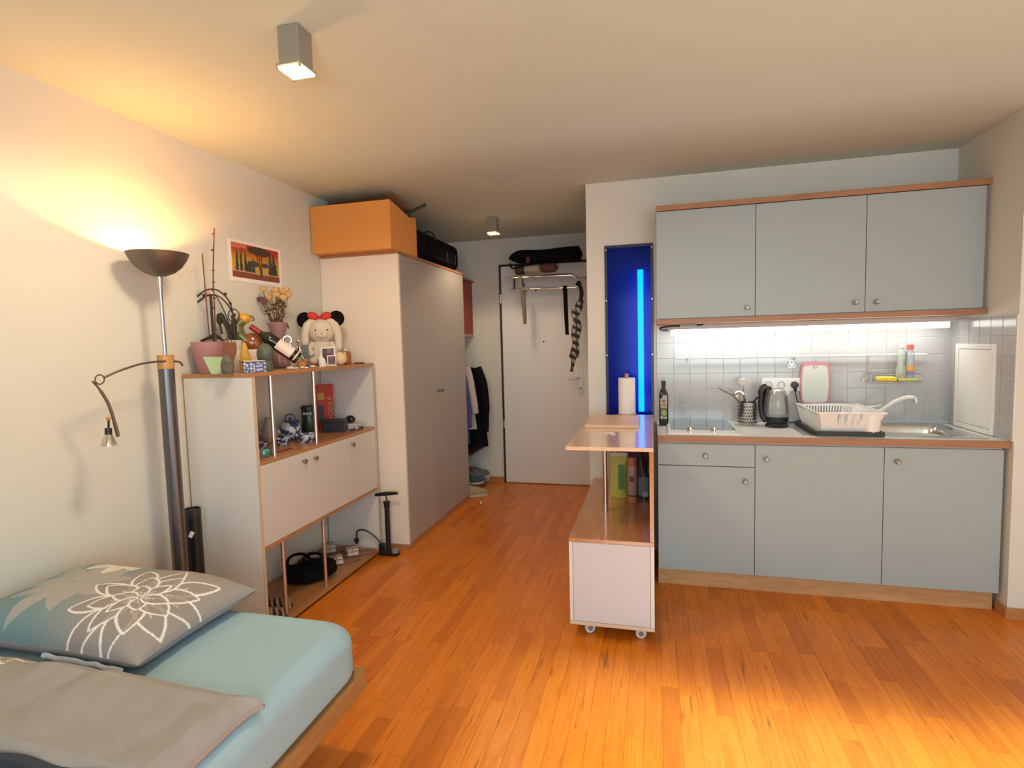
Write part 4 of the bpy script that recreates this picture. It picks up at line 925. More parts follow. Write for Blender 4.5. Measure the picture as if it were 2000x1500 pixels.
# ================================================================== ON TOP OF THE SHELF UNIT
ZT1 = 1.3383
def leafpot(name, label, x, y, prof, m, cat='flower pot'):
    t = thing(name, label, cat, (x, y, ZT1)); obj('pot', MB().lathe(prof, n=36), m, t, False, smooth=True)
    obj('soil', MB().lathe([(.0001, prof[3][1]-.012), (prof[3][0]*.93, prof[3][1]-.012)], n=20), mat('soil', (.06, .035, .02), .95, bump=.5), t, False); return t
STEM = mat('dry_stem', (.16, .045, .035), .7, var=.3); STEMD = mat('dark_stem', (.025, .02, .015), .6)
t = leafpot('orchid_pot', 'dusty pink flower pot with tall dry orchid stems, nearest the floor lamp', -2.185, 2.315,
    [(.048, 0), (.052, .004), (.078, .150), (.080, .158), (.074, .158), (.048, .02)], mat('pink_ceramic', (.46, .22, .23), .45))
obj('stem', MB().tube(spline([(.02, .03, .14), (.022, .032, .30), (.025, .034, .48), (.045, .04, .73)], 5), .0035, 6), STEM, t, False, smooth=True)
obj('stem', MB().tube(spline([(.012, .0, .14), (.005, .0, .35), (.0, .0, .60)], 5), .003, 6), STEM, t, False, smooth=True)
obj('stick', MB().cyl((.015, .02, .13), (.015, .02, .40), .0065, n=8), STEMD, t, False)
obj('stem', MB().tube(spline([(.03, .03, .14), (.075, .07, .20), (.07, .05, .30), (.03, .035, .40)], 5), .003, 6), STEMD, t, False, smooth=True)
for k, (a, z_) in enumerate(((.9, .70), (-2, .62), (2.2, .52), (-.5, .46), (.3, .38), (-2.4, .33), (1, .27), (2.6, .22))):
    obj('bud', MB().ball((.0215+.003*math.cos(a)+max(0, z_-.40)*.055, .0335+.003*math.sin(a), z_), (.008, .006, .005)), STEM, t, False, smooth=True)
obj('clip', MB().ball((.004, .015, .405), (.013, .008, .010)), mat('pink_clip', (.8, .25, .25), .4), t, False, smooth=True)
t = leafpot('white_pot', 'narrow white flower pot with a dark arching dead orchid, behind the stone egg', -2.160, 2.458,
    [(.028, 0), (.031, .003), (.045, .160), (.046, .165), (.041, .165), (.028, .02)], mat('white_ceramic', (.72, .68, .66), .3))
for off, top in ((0, 0), (.012, -.03)):
    obj('stem', MB().tube(spline([(.01, .0, .14), (.005, .01+off, .24), (-.012, .01, .36+top), (-.05, -.02, .425+top), (-.09, -.06, .43+top), (-.125, -.09, .395+top)], 6), .004, 7), STEMD, t, False, smooth=True)
for p in ((-.07, -.04, .433), (-.03, -.0, .41), (-.012, .01, .36), (.0, .02, .30), (-.10, -.07, .40), (.0, .0, .25)): obj('bud', MB().ball(p, (.008, .007, .009)), STEMD, t, False, smooth=True)
obj('leaf', MB().tube(spline([(.0, .0, .15), (-.02, -.02, .25), (-.045, -.03, .30), (-.05, -.03, .26), (-.04, -.03, .20)], 5), [.012]*8+[.014]*8+[.006]*5, 6), STEMD, t, False, smooth=True)
obj('leaf', MB().tube(spline([(-.02, -.02, .15), (-.06, -.05, .19), (-.08, -.06, .185), (-.12, -.09, .165)], 5), [.006]*4+[.012]*8+[.007]*4, 6), STEMD, t, False, smooth=True)
obj('support_ring', MB().ring((.005, .01, .295), .035, .003, 'y', 22, 6), STEMD, t, False, smooth=True)
obj('stick', MB().tube([(.015, .0, .15), (.0, .01, .30)], .009, 6), STEMD, t, False)
# note cards
o = obj('green_note', MB().prism([(-.012, 0), (.045, 0), (.048, .082), (-.042, .086)], -.0006, .0006), mat('green_paper', (.36, .52, .30), .8), origin=(0, 0, 0), world=False)
o.location = (-2.06, 2.205, ZT1); o.rotation_euler = (-.15, 0, face(-2.06, 2.205)); tag(o, 'pale green note card propped against the pink flower pot', 'card')
t = thing('greeting_card', 'white greeting card with handwriting standing behind the yellow carved figure', 'card', (-2.08, 2.475, ZT1), face(-2.08, 2.475))
obj('sheet', MB().box(-.058, .058, -.001, .001, .0, .115), mat('card_pink', (.78, .68, .62), .8), t, False)
mb = MB()
for k in range(5): mb.box(.01, .045-.006*(k % 2), -.0016, -.0011, .045+.013*k, .0468+.013*k)
o = obj('handwriting', mb, mat('ink', (.45, .22, .22), .8), t, False); o['kind'] = 'stuff'
# carved figures
ST = mat('grey_stone', (.13, .12, .095), .8, var=.4, scale=25, bump=.5)
t = thing('stone_egg', 'rough grey brown carved stone egg in front of the dried leaves', 'figurine', (-1.965, 2.190, ZT1), face(-1.965, 2.19))
obj('egg_body', MB().lathe([(.020, 0), (.027, .01), (.030, .035), (.027, .06), (.019, .08), (.008, .092), (.0001, .095)]), ST, t, False, smooth=True)
obj('nose', MB().ball((0, -.029, .045), (.005, .006, .010)), ST, t, False, smooth=True)
for sx in (-1, 1): obj('eye', MB().ball((sx*.010, -.026, .056), (.006, .004, .003)), ST, t, False, smooth=True)
t = thing('dried_leaves', 'bundle of dried brown leaves standing behind the stone egg', 'dried leaves', (-2.01, 2.262, ZT1), face(-2.01, 2.262))
BL = mat('brown_leaf', (.20, .075, .035), .8, var=.4)
for k, a in enumerate((-.3, -.1, .12, .3)):
    obj('leaf', MB().lathe([(.003, 0), (.006, .06), (.013, .11), (.009, .145), (.0001, .165)], (0, 0, 0), 10, Matrix.Rotation(a*.5, 3, 'Y'), sy=.3), BL, t, False, smooth=True)
YF_ = mat('yellow_wax', (.55, .30, .05), .6, var=.35, scale=40, bump=.3)
t = thing('carved_figure', 'small yellow carved wax figure with a pointed top in front of the greeting card', 'figurine', (-2.03, 2.385, ZT1), face(-2.03, 2.385))
obj('figure_body', MB().lathe([(.024, 0), (.027, .02), (.022, .06), (.026, .085), (.018, .105), (.017, .12), (.010, .14), (.0001, .162)]), YF_, t, False, smooth=True)
for sx in (-1, 1): obj('arm', MB().tube([(sx*.022, -.005, .085), (sx*.026, -.016, .06), (sx*.010, -.025, .055)], .006, 8), YF_, t, False, smooth=True)
EG = mat('mottled_green', (.085, .115, .085), .6, var=.6, scale=45, bump=.2)
t = thing('green_egg', 'mottled dark green egg on a round foot beside the patterned tin', 'ornament', (-1.955, 2.445, ZT1), face(-1.955, 2.445))
obj('egg_body', MB().ball((0, 0, .089), (.042, .042, .055), 26, 16), EG, t, False, smooth=True)
obj('egg_foot', MB().lathe([(.033, 0), (.035, .006), (.034, .04), (.03, .055)]), EG, t, False, smooth=True)
t = thing('patterned_tin', 'small blue and white patterned tin box at the front edge of the shelf unit', 'tin', (-1.925, 2.32, ZT1), face(-1.925, 2.32)+.1)
tb_ = MB().grid([[(-.05+.1*i/40, z_*0-.0282, .001+.048*j/20) for i in range(41)] for j, z_ in zip(range(21), range(21))])
obj('tin_body', MB().box(-.05, .05, -.028, .028, 0, .049), mat('tin_blue', (.13, .15, .30), .4), t, False, bev=.003)
o = obj('painted_front', tb_, attr_mat('tin_print', .35, 0), t, False)
def tinfn(c):
    x_, z_ = c[:, 0].astype(float), c[:, 2].astype(float); v = noise2(x_, z_, 260, 51)+.6*noise2(x_, z_, 420, 52)
    col = np.where(v[:, None] > .12, [[.55, .57, .66]], [[.07, .09, .26]]); col[abs(x_+.008) < .0015] = (.08, .08, .15); return col
paint(o, tinfn)
obj('tin_lid', MB().box(-.051, .051, -.029, .029, .0495, .060), mat('tin_lid', (.16, .13, .13), .3, .5), t, False, bev=.003)
# amber glass snail
t = thing('glass_snail', 'shiny amber brown glass ornament with a yellow top behind the green egg', 'ornament', (-2.155, 2.575, ZT1), face(-2.155, 2.575))
AG = mat('amber_glass', (.28, .085, .02), .12, var=.6, scale=14, coat=.8); OG = mat('olive_glass', (.16, .14, .05), .15, var=.4, coat=.6)
obj('foot', MB().lathe([(.04, 0), (.04, .012), (.02, .03), (.03, .10)], (.01, 0, 0)), OG, t, False, smooth=True)
obj('shell', MB().ball((.012, 0, .15), (.056, .034, .056), 24, 14, Matrix.Rotation(.5, 3, 'Y')), AG, t, False, smooth=True)
obj('neck', MB().tube(spline([(.0, 0, .15), (-.05, 0, .20), (-.055, 0, .25), (-.03, 0, .275)]), [.03]*9+[.034]*8+[.028]*8, 12), OG, t, False, smooth=True)
obj('yellow_top', MB().ball((-.022, 0, .285), (.036, .03, .030)), mat('yellow_glass', (.72, .36, .04), .15, coat=.6), t, False, smooth=True)
obj('curl', MB().tube(spline([(.0, 0, .30), (.02, 0, .295), (.028, 0, .28), (.018, 0, .272)], 5), .005, 8), OG, t, False, smooth=True)
# wine bottle lying on a slanted holder
t = thing('wine_bottle', 'dark wine bottle with white label and red neck tilted on the shelf unit', 'bottle', (-2.03, 2.62, ZT1), face(-2.03, 2.62))
RT = Matrix.Rotation(math.radians(-52), 3, 'Y')          # bottle axis: neck up to the left
def ax(c): return RT @ Vector(c)+Vector((.120, 0, .055))
bp = [(.0001, 0), (.034, .002), (.037, .008), (.037, .185), (.033, .205), (.018, .228), (.0145, .245), (.0145, .30), (.0001, .302)]
obj('bottle', MB().lathe(bp, ax((0, 0, 0)), 28, RT), mat('wine_glass', (.014, .012, .006), .08, coat=.6), t, False, smooth=True)
obj('neck_foil', MB().lathe([(.0152, .243), (.0155, .25), (.0155, .300), (.0001, .304)], ax((0, 0, 0)), 20, RT), mat('red_foil', (.30, .015, .02), .35), t, False, smooth=True)
mb = MB(); rows = []
for j in range(8):
    z_ = .045+.095*j/7; rows.append([ax((.0376*math.cos(a), .0376*math.sin(a), z_)) for a in [(-2.3+2.4*i/14) for i in range(15)]])
obj('label', mb.grid(rows), mat('label_white', (.78, .70, .66), .7), t, False, smooth=True)
mb = MB(); rows = []
for j in range(2):
    z_ = .018+.008*j; rows.append([ax((.0378*math.cos(a), .0378*math.sin(a), z_)) for a in [(-2.3+2.4*i/14) for i in range(15)]])
obj('label_stripe', mb.grid(rows), MATS['label_white'], t, False, smooth=True)
# metal musician bottle holder
t = thing('metal_figure', 'silver wire figure holding up the wine bottle on the shelf unit', 'bottle holder', (-2.0, 2.79, ZT1), face(-2.0, 2.79))
mb = [((0, 0, .155), .013, 'head'), ((-.045, .0, .135), .014, 'ball'), ((-.085, 0, .150), .012, 'ball')]
for c, r, n_ in mb: obj(n_, MB().ball(c, r), CHROME, t, False, smooth=True)
obj('figure_body', MB().tube(spline([(0, 0, .145), (.0, 0, .12), (.008, 0, .075)], 4), [.006]*5+[.009]*4, 8), CHROME, t, False, smooth=True)
obj('arm', MB().tube([(0, 0, .13), (-.03, -.01, .105), (-.055, -.015, .125)], .0035, 7), CHROME, t, False, smooth=True)
obj('arm', MB().tube([(0, 0, .13), (.012, -.012, .10), (-.02, -.02, .085)], .0035, 7), CHROME, t, False, smooth=True)
obj('leg', MB().tube([(.008, 0, .08), (-.012, -.004, .045), (-.005, 0, .004)], .004, 7), CHROME, t, False, smooth=True)
obj('leg', MB().tube([(.008, 0, .08), (.025, -.004, .045), (.032, 0, .004)], .004, 7), CHROME, t, False, smooth=True)
obj('foot_plate', MB().box(-.03, .045, -.015, .015, 0, .004), CHROME, t, False, bev=.001)
obj('coil', MB().ring((-.06, .0, .165), .022, .0035, 'y', 20, 6), CHROME, t, False, smooth=True)
# vase with dried roses
t = thing('rose_vase', 'pink glass vase with a bunch of dried cream roses behind the wine bottle', 'vase', (-2.165, 2.83, ZT1), face(-2.165, 2.83))
obj('vase', MB().lathe([(.03, 0), (.055, .004), (.06, .02), (.032, .14), (.038, .20), (.058, .27), (.055, .27), (.034, .20), (.028, .14), (.05, .02), (.0001, .012)]), glass('pink_glass', (.72, .42, .44), .05, .55), t, False, smooth=True)
RS = mat('dried_rose', (.72, .46, .20), .8, var=.3, scale=50); RD = mat('dried_leaf', (.16, .09, .03), .85, var=.5, scale=40); RB = mat('dark_rose', (.20, .09, .07), .85, var=.4)
rr = random.Random(4)
heads = [(-.052, .455, 0), (-.02, .435, 0), (.002, .425, 0), (.028, .44, 0), (.045, .455, 0), (.052, .425, 0), (.012, .40, 0), (-.03, .405, 0), (.03, .405, 0), (-.065, .40, 1), (-.05, .385, 1), (.0, .45, 0)]
for hx, hz, dk_ in heads:
    hx *= 1.3; hz = .26+(hz-.26)*1.06
    hy = rr.uniform(-.03, .03); c = Vector((hx, hy, hz)); mm = RB if dk_ else RS
    h = obj('rose_head', MB().ball(c, (.015, .015, .018), 12, 8), mm, t, False, smooth=True)
    mb = MB()
    for k in range(5):
        a = 2*PI*k/5+rr.random(); q = c+Vector((.008*math.cos(a), .008*math.sin(a), -.003)); mb.lathe([(.004, -.012), (.013, .0), (.015, .014), (.012, .014), (.004, -.008)], q, 7, Matrix.Rotation(.3, 3, 'X'))
    obj('petals', mb, mm, h, False, smooth=True)
    obj('stem', MB().tube(spline([(hx*.15, hy*.2, .05), (hx*.2, hy*.3, .20), (hx*.6, hy*.7, .33), (hx, hy, hz-.012)], 4), .0022, 5), RD, t, False)
mb = MB()
for k in range(46):
    a = rr.uniform(0, 2*PI); r_ = rr.uniform(.005, .05); z_ = rr.uniform(.26, .40); c = Vector((r_*math.cos(a), r_*.7*math.sin(a), z_))
    R_ = Matrix.Rotation(rr.uniform(0, 6), 3, 'Z') @ Matrix.Rotation(rr.uniform(-1.3, 1.3), 3, 'X')
    P_ = [(0, 0, 0), (.010, .008, .004), (.012, .02, 0), (0, .034, -.004), (-.012, .02, .002), (-.010, .008, .004)]
    mb.add([R_ @ Vector(p)+c for p in P_], [(0, 1, 2, 3), (0, 3, 4, 5)])
o = obj('dried_foliage', mb, RD, t, False); o['kind'] = 'stuff'
# plush rabbit
t = thing('plush_rabbit', 'cream plush rabbit with long hanging ears on top of the shelf unit', 'plush toy', (-2.10, 3.175, ZT1), face(-2.10, 3.175))
PL = mat('cream_plush', (.74, .64, .52), .95, var=.1, scale=60, bump=.8, bscale=240)
obj('torso', MB().lathe([(.060, .0), (.078, .012), (.082, .06), (.066, .12), (.045, .165), (.0001, .175)], (0, 0, 0), 26, sy=.8), PL, t, False, smooth=True)
hd = obj('head', MB().ball((0, -.012, .222), (.080, .065, .078), 28, 18), PL, t, False, smooth=True)
obj('muzzle', MB().ball((.0, -.058, .200), (.042, .03, .030), 20, 12), PL, hd, False, smooth=True)
for sx in (-1, 1):
    obj('eye', MB().ball((sx*.036, -.072, .228), .0052), BLACK, hd, False, smooth=True)
    obj('ear', MB().tube(spline([(sx*.02, -.01, .292), (sx*.07, -.012, .280), (sx*.098, -.016, .22), (sx*.104, -.018, .14), (sx*.100, -.018, .085)], 6), [.012]*3+[.020]*5+[.026]*9+[.024]*5+[.018, .014, .008], 12), PL, hd, False, smooth=True)
    obj('paw', MB().ball((sx*.055, -.055, .03), (.03, .036, .026)), PL, t, False, smooth=True)
    obj('arm', MB().tube(spline([(sx*.055, -.02, .145), (sx*.078, -.045, .10), (sx*.06, -.065, .065)], 4), [.018]*5+[.02]*3+[.014], 10), PL, t, False, smooth=True)
obj('nose', MB().ball((0, -.088, .204), (.006, .004, .004)), mat('rose_nose', (.6, .3, .25), .6), hd, False, smooth=True)
t2 = thing('headband', 'headband with two round black pads and a red bow on the plush rabbit', 'headband', (-2.10, 3.175, ZT1+.30), face(-2.10, 3.175))
obj('band', MB().tube([(.088*math.sin(a), .0, .088*math.cos(a)-.073) for a in [(-1.35+2.7*k/16) for k in range(17)]], .005, 8), BLACK, t2, False, smooth=True)
for sx in (-1, 1):
    obj('round_pad', MB().ball((sx*.098, .012, -.005 if sx < 0 else .005), (.050, .014, .052), 24, 12), BLACKM, t2, False, smooth=True)
    obj('bow_loop', MB().ball((sx*.040-.008, -.022, .020), (.036, .016, .026), 18, 10, Matrix.Rotation(-sx*.35, 3, 'Y')), mat('red_bow', (.62, .03, .03), .6), t2, False, smooth=True)
obj('bow_knot', MB().ball((-.008, -.03, .012), (.012, .012, .012)), MATS['red_bow'], t2, False, smooth=True)
# small pictures, shell, jar
def photo(name, label, x, y, w_, h_, z0, seed, tilt, dark=(.05, .03, .03)):
    t = thing(name, label, 'photograph', (x, y, z0), face(x, y)+tilt)
    obj('print_border', MB().box(-w_/2, w_/2, 0, .0015, 0, h_), PAPER, t, False)
    m_ = w_*.10; g = MB().grid([[(-w_/2+m_+(w_-2*m_)*i/16, -.0006, h_*.12+(h_*.80)*j/16) for i in range(17)] for j in range(17)])
    o = obj('picture', g, attr_mat('photo_print', .4, 0), t, False)
    def f(c):
        v = noise2(c[:, 0].astype(float), c[:, 2].astype(float), 90, seed)[:, None]; return np.clip(np.array(dark)+np.array([.25, .10, .07])*np.clip(v, 0, 1)*1.6, 0, 1)
    paint(o, f); return t
photo('photograph', 'white bordered dark photo print leaning against the plush rabbit', -1.985, 3.06, .086, .118, ZT1, 61, .1)
photo('photograph', 'smaller reddish photo print leaning beside the cream shell ball', -1.945, 3.035, .055, .066, ZT1, 62, .1, (.12, .04, .04))
t = thing('photo_card', 'narrow dark photo card standing behind the silver figure, left of the rabbit', 'photograph', (-2.06, 2.935, ZT1), face(-2.06, 2.935))
obj('card', MB().box(-.02, .02, 0, .0015, 0, .135), mat('dark_photo', (.08, .08, .075), .35, var=.7, scale=50), t, False)
t = thing('paper_angel', 'small folded white paper shape standing left of the photo prints', 'ornament', (-1.955, 2.955, ZT1), face(-1.955, 2.955))
obj('folded_paper', MB().prism([(-.022, 0), (.022, .0), (.012, .045), (-.012, .072), (-.020, .06)], -.002, .002), PAPER, t, False)
obj('paper_base', MB().lathe([(.022, 0), (.018, .012), (.004, .03)]), PAPER, t, False, smooth=True)
o = obj('shell_ball', MB().ball((0, 0, .043), (.043, .038, .043), 24, 14), mat('cream_shell', (.78, .60, .36), .55, var=.15, scale=30, bump=.2), world=False, smooth=True)
o.location = (-1.935, 3.115, ZT1); tag(o, 'round cream coloured shell ball at the right end of the shelf top', 'shell')
t = thing('amber_jar', 'small amber jar with a white stopper behind the cream shell ball', 'jar', (-1.975, 3.245, ZT1), face(-1.975, 3.245))
obj('jar', MB().lathe([(.034, 0), (.037, .004), (.037, .078), (.032, .086), (.0001, .088)]), mat('amber_jar', (.36, .13, .03), .2, var=.8, scale=30, coat=.5), t, False, smooth=True)
obj('stopper', MB().lathe([(.006, .088), (.009, .095), (.008, .104), (.0001, .105)]), PAPER, t, False, smooth=True)
SH = mat('pale_shell', (.70, .55, .45), .6, var=.2, scale=60)
for k, (x_, y_, r_) in enumerate(((-1.895, 2.56, .022), (-1.89, 2.66, .018), (-1.895, 2.76, .020))):
    o = obj('seashell', MB().ball((0, 0, r_*.40), (r_, r_*.8, r_*.42), 14, 8), SH, world=False, smooth=True); o.location = (x_, y_, ZT1)
    tag(o, ['pale seashell at the shelf edge in front of the green egg', 'pale seashell at the shelf edge below the wine bottle label', 'pale seashell at the shelf edge below the silver figure'][k], 'seashell', 'seashells along the edge of the shelf unit')
t = thing('bracelet', 'thin dark beaded bracelet lying at the far right end of the shelf top', 'bracelet', (-1.92, 3.32, ZT1))
obj('beads', MB().ring((0, 0, .005), .032, .005, 'z', 24, 6), mat('bead_brown', (.12, .05, .035), .35), t, False, smooth=True)
t = thing('wooden_toy', 'small orange brown wooden bird figure in front of the bottle base', 'figurine', (-1.925, 2.705, ZT1), face(-1.925, 2.705))
obj('bird_body', MB().ball((0, 0, .022), (.028, .016, .022)), mat('orange_wood', (.45, .16, .05), .5), t, False, smooth=True)
obj('bird_head', MB().ball((.018, 0, .045), .011).lathe([(.004, 0), (.0001, .012)], (.028, 0, .045), 8, Matrix.Rotation(PI/2, 3, 'Y')), MATS['orange_wood'], t, False, smooth=True)
# ================================================================== MIDDLE SHELF
ZM = .8998
def bw(nm, seed, sc=110):
    m = attr_mat(nm, .18, 0); return m, seed, sc
BWM = attr_mat('blue_white_glaze', .18, 0)
def glaze(o, seed, sc=120, thr=.05):
    def f(c):
        x_, y_, z_ = [c[:, k].astype(float) for k in range(3)]; v = noise2(x_+y_*.7, z_-y_*.5, sc, seed)+.5*noise2(x_-z_, y_+z_, sc*1.7, seed+1)
        return np.where(v[:, None] > thr, [[.58, .60, .66]], [[.035, .05, .14]])
    paint(o, f)
def dl(prof, k=5):
    out = []
    for a, b_ in zip(prof[:-1], prof[1:]):
        for i in range(k): out.append((a[0]+(b_[0]-a[0])*i/k, a[1]+(b_[1]-a[1])*i/k))
    return out+[prof[-1]]
t = thing('teapot', 'blue and white patterned teapot on the middle shelf', 'teapot', (-2.135, 2.855, ZM), face(-2.135, 2.855))
o = obj('pot', MB().lathe(dl([(.035, 0), (.05, .012), (.064, .045), (.060, .080), (.042, .105), (.026, .112)], 6), n=48), BWM, t, False, smooth=True); glaze(o, 71)
l_ = obj('lid', MB().lathe([(.028, .112), (.024, .120), (.006, .125), (.010, .133), (.0001, .140)]), mat('navy_glaze', (.05, .07, .17), .2), t, False, smooth=True)
obj('spout', MB().tube(spline([(-.05, -.01, .045), (-.078, -.015, .065), (-.092, -.018, .10)], 5), [.014]*5+[.010]*5+[.007], 10), mat('white_glaze', (.62, .62, .66), .2), t, False, smooth=True)
obj('handle', MB().tube(spline([(-.03, 0, .11), (-.02, 0, .15), (.02, 0, .15), (.03, 0, .11)], 5), .004, 8), MATS['navy_glaze'], t, False, smooth=True)
t = thing('cream_pitcher', 'plain beige pitcher standing behind the left post of the middle shelf', 'pitcher', (-2.19, 2.74, ZM), face(-2.19, 2.74))
obj('pitcher_body', MB().lathe([(.03, 0), (.04, .01), (.044, .05), (.034, .10), (.026, .135), (.030, .15), (.026, .15), (.02, .13), (.03, .08), (.03, .01), (.0001, .008)]), mat('beige_glaze', (.42, .37, .30), .35), t, False, smooth=True)
obj('handle', MB().tube(spline([(-.028, 0, .13), (-.06, 0, .125), (-.065, 0, .08), (-.04, 0, .05)], 5), .005, 8), MATS['beige_glaze'], t, False, smooth=True)
def bowl(name, label, x, y, r, h, seed, oval=1, grp=None):
    t = thing(name, label, 'bowl', (x, y, ZM), face(x, y), grp)
    o = obj('bowl', MB().lathe(dl([(r*.55, 0), (r*.6, h*.08), (r*.9, h*.5), (r, h)], 6)+[(r*.94, h), (r*.84, h*.5), (r*.5, h*.15), (.0001, h*.12)], n=48, sx=oval), BWM, t, False, smooth=True); glaze(o, seed, 150); return t
bowl('oval_bowl', 'oval blue and white bowl, right of the other two on the middle shelf', -1.985, 2.79, .052, .050, 73, 1.25)
bowl('small_bowl', 'small blue and white bowl in the middle, just right of the left post', -2.045, 2.66, .040, .044, 75)
bowl('small_bowl', 'brownish patterned bowl by the left side panel of the middle shelf', -2.10, 2.535, .045, .042, 77)
t = thing('black_tin', 'tall black and dark green tin behind the right post of the middle shelf', 'tin', (-2.125, 3.03, ZM), face(-2.125, 3.03))
obj('tin_body', MB().lathe([(.044, 0), (.046, .003), (.046, .165), (.044, .168)], n=32), mat('tin_dark', (.018, .028, .018), .3, var=.9, scale=30), t, False, smooth=True)
obj('tin_lid', MB().lathe([(.047, .160), (.048, .165), (.048, .185), (.044, .190), (.0001, .190)], n=32), BLACK, t, False, smooth=True)
mb = MB()
for k in range(3):
    mb.box(-.034+.018*k, -.022+.018*k, -.047, -.0455, .135, .150)
o = obj('tin_lettering', mb, mat('tin_print_pale', (.4, .42, .4), .5), t, False); o['kind'] = 'stuff'
t = thing('black_box', 'small black cube box standing left of the tall black tin', 'box', (-2.165, 2.955, ZM), face(-2.165, 2.955))
obj('box_body', MB().box(-.028, .028, -.022, .022, 0, .075), BLACK, t, False, bev=.002)
obj('box_lid', MB().box(-.024, .016, -.018, .018, .0755, .105), mat('black_card', (.02, .02, .02), .6), t, False, bev=.002)
t = thing('red_tall_box', 'tall red carton with vertical lettering and a yellow patch on the middle shelf', 'box', (-2.155, 3.245, ZM), face(-2.155, 3.245)+.35)
obj('carton', MB().box(-.055, .055, -.03, .03, 0, .305), RED, t, False, bev=.001)
obj('yellow_patch', MB().box(-.052, -.008, -.0308, -.0301, .205, .252), mat('patch_yellow', (.42, .26, .03), .5), t, False)
obj('blue_patch', MB().box(-.05, -.015, -.0308, -.0301, .09, .17), mat('patch_blue', (.03, .05, .11), .5), t, False)
obj('green_patch', MB().box(-.045, -.012, -.0312, -.0305, .06, .10), mat('patch_green', (.02, .10, .05), .5), t, False)
mb = MB(); LT = mat('letter_cream', (.52, .36, .18), .6)
def seg(cx_, cz_, kind):
    w_, h_ = .013, .011
    S = {'K': [((-1, -1), (-1, 1)), ((-1, 0), (1, 1)), ((-1, 0), (1, -1))], 'X': [((-1, -1), (1, 1)), ((-1, 1), (1, -1))], 'O': [((-1, -1), (-1, 1)), ((-1, 1), (1, 1)), ((1, 1), (1, -1)), ((1, -1), (-1, -1))], 'T': [((0, -1), (0, 1)), ((-1, 1), (1, 1))], 'A': [((-1, -1), (0, 1)), ((0, 1), (1, -1)), ((-.5, 0), (.5, 0))]}[kind]
    for a, b_ in S: mb.tube([(cx_+a[0]*w_, -.0308, cz_+a[1]*h_), (cx_+b_[0]*w_, -.0308, cz_+b_[1]*h_)], .0028, 5)
for k, ch in enumerate('KXOOA'): seg(.030, .212-.034*k, ch)
o = obj('lettering', mb, LT, t, False); o['kind'] = 'stuff'
t = thing('dark_leather_box', 'low dark blue black box at the foot of the red carton', 'box', (-2.035, 3.175, ZM), face(-2.035, 3.175)-.25)
obj('box_body', MB().box(-.072, .072, -.045, .045, 0, .062), mat('navy_leather', (.010, .012, .022), .45), t, False, bev=.003)
obj('box_lid', MB().box(-.073, .073, -.046, .046, .0625, .080), MATS['navy_leather'], t, False, bev=.003)
t = thing('white_flat_box', 'flat white box at the right end of the middle shelf', 'box', (-2.02, 3.325, ZM))
obj('box_body', MB().box(-.13, .10, -.045, .045, 0, .022), mat('white_card', (.66, .62, .58), .6), t, False, bev=.002)
obj('box_lid', MB().box(-.132, .102, -.047, .047, .0225, .034), MATS['white_card'], t, False, bev=.002)
t = thing('hand_blender_head', 'black round device head lying on the white flat box', 'device', (-2.03, 3.325, ZM+.0342))
obj('round_head', MB().ball((.02, 0, .026), (.036, .028, .026), 20, 12), mat('gloss_black', (.012, .012, .012), .12), t, False, smooth=True)
obj('handle', MB().tube([(0, 0, .022), (-.05, -.01, .014), (-.10, -.01, .010)], [.014, .010, .009], 10), BLACK, t, False, smooth=True)
t = thing('wristwatch', 'steel wristwatch lying at the shelf edge in front of the white flat box', 'watch', (-1.915, 3.235, ZM))
obj('watch_case', MB().cyl((0, 0, .010), (0, 0, .020), .018, n=20), STEEL, t, False, smooth=True)
obj('watch_strap', MB().ring((0, 0, .012), .030, .0075, 'y', 20, 6) if False else MB().tube(spline([(-.0, .018, .012), (0, .05, .012), (.01, .07, .010)], 4), .009, 8).tube(spline([(0, -.018, .012), (0, -.05, .011), (-.01, -.065, .010)], 4), .009, 8), GUN, t, False, smooth=True)
SG = mat('mirror_lens', (.12, .50, .48), .08, .7, var=.6, scale=30)
t = thing('sunglasses', 'sunglasses with mirrored teal lenses at the left front corner of the middle shelf', 'sunglasses', (-1.925, 2.335, ZM), face(-1.925, 2.335)+.5)
for sx in (-1, 1):
    obj('lens', MB().ball((sx*.026, 0, .026), (.023, .005, .020), 18, 10), SG, t, False, smooth=True)
    obj('temple', MB().tube([(sx*.05, 0, .035), (sx*.053, .05, .03), (sx*.05, .11, .012)], .003, 6), mat('violet_frame', (.08, .04, .12), .3), t, False, smooth=True)
obj('bridge', MB().tube([(-.008, 0, .032), (0, -.003, .036), (.008, 0, .032)], .003, 6), MATS['violet_frame'], t, False, smooth=True)
o = obj('red_pen', MB().tube([(-1.955, 2.42, ZM+.0045), (-1.935, 2.59, ZM+.0045)], .0042, 8), mat('red_lacquer', (.35, .02, .02), .3), origin=(-1.945, 2.5, ZM), smooth=True); tag(o, 'thin dark red pen lying at the front of the middle shelf', 'pen')
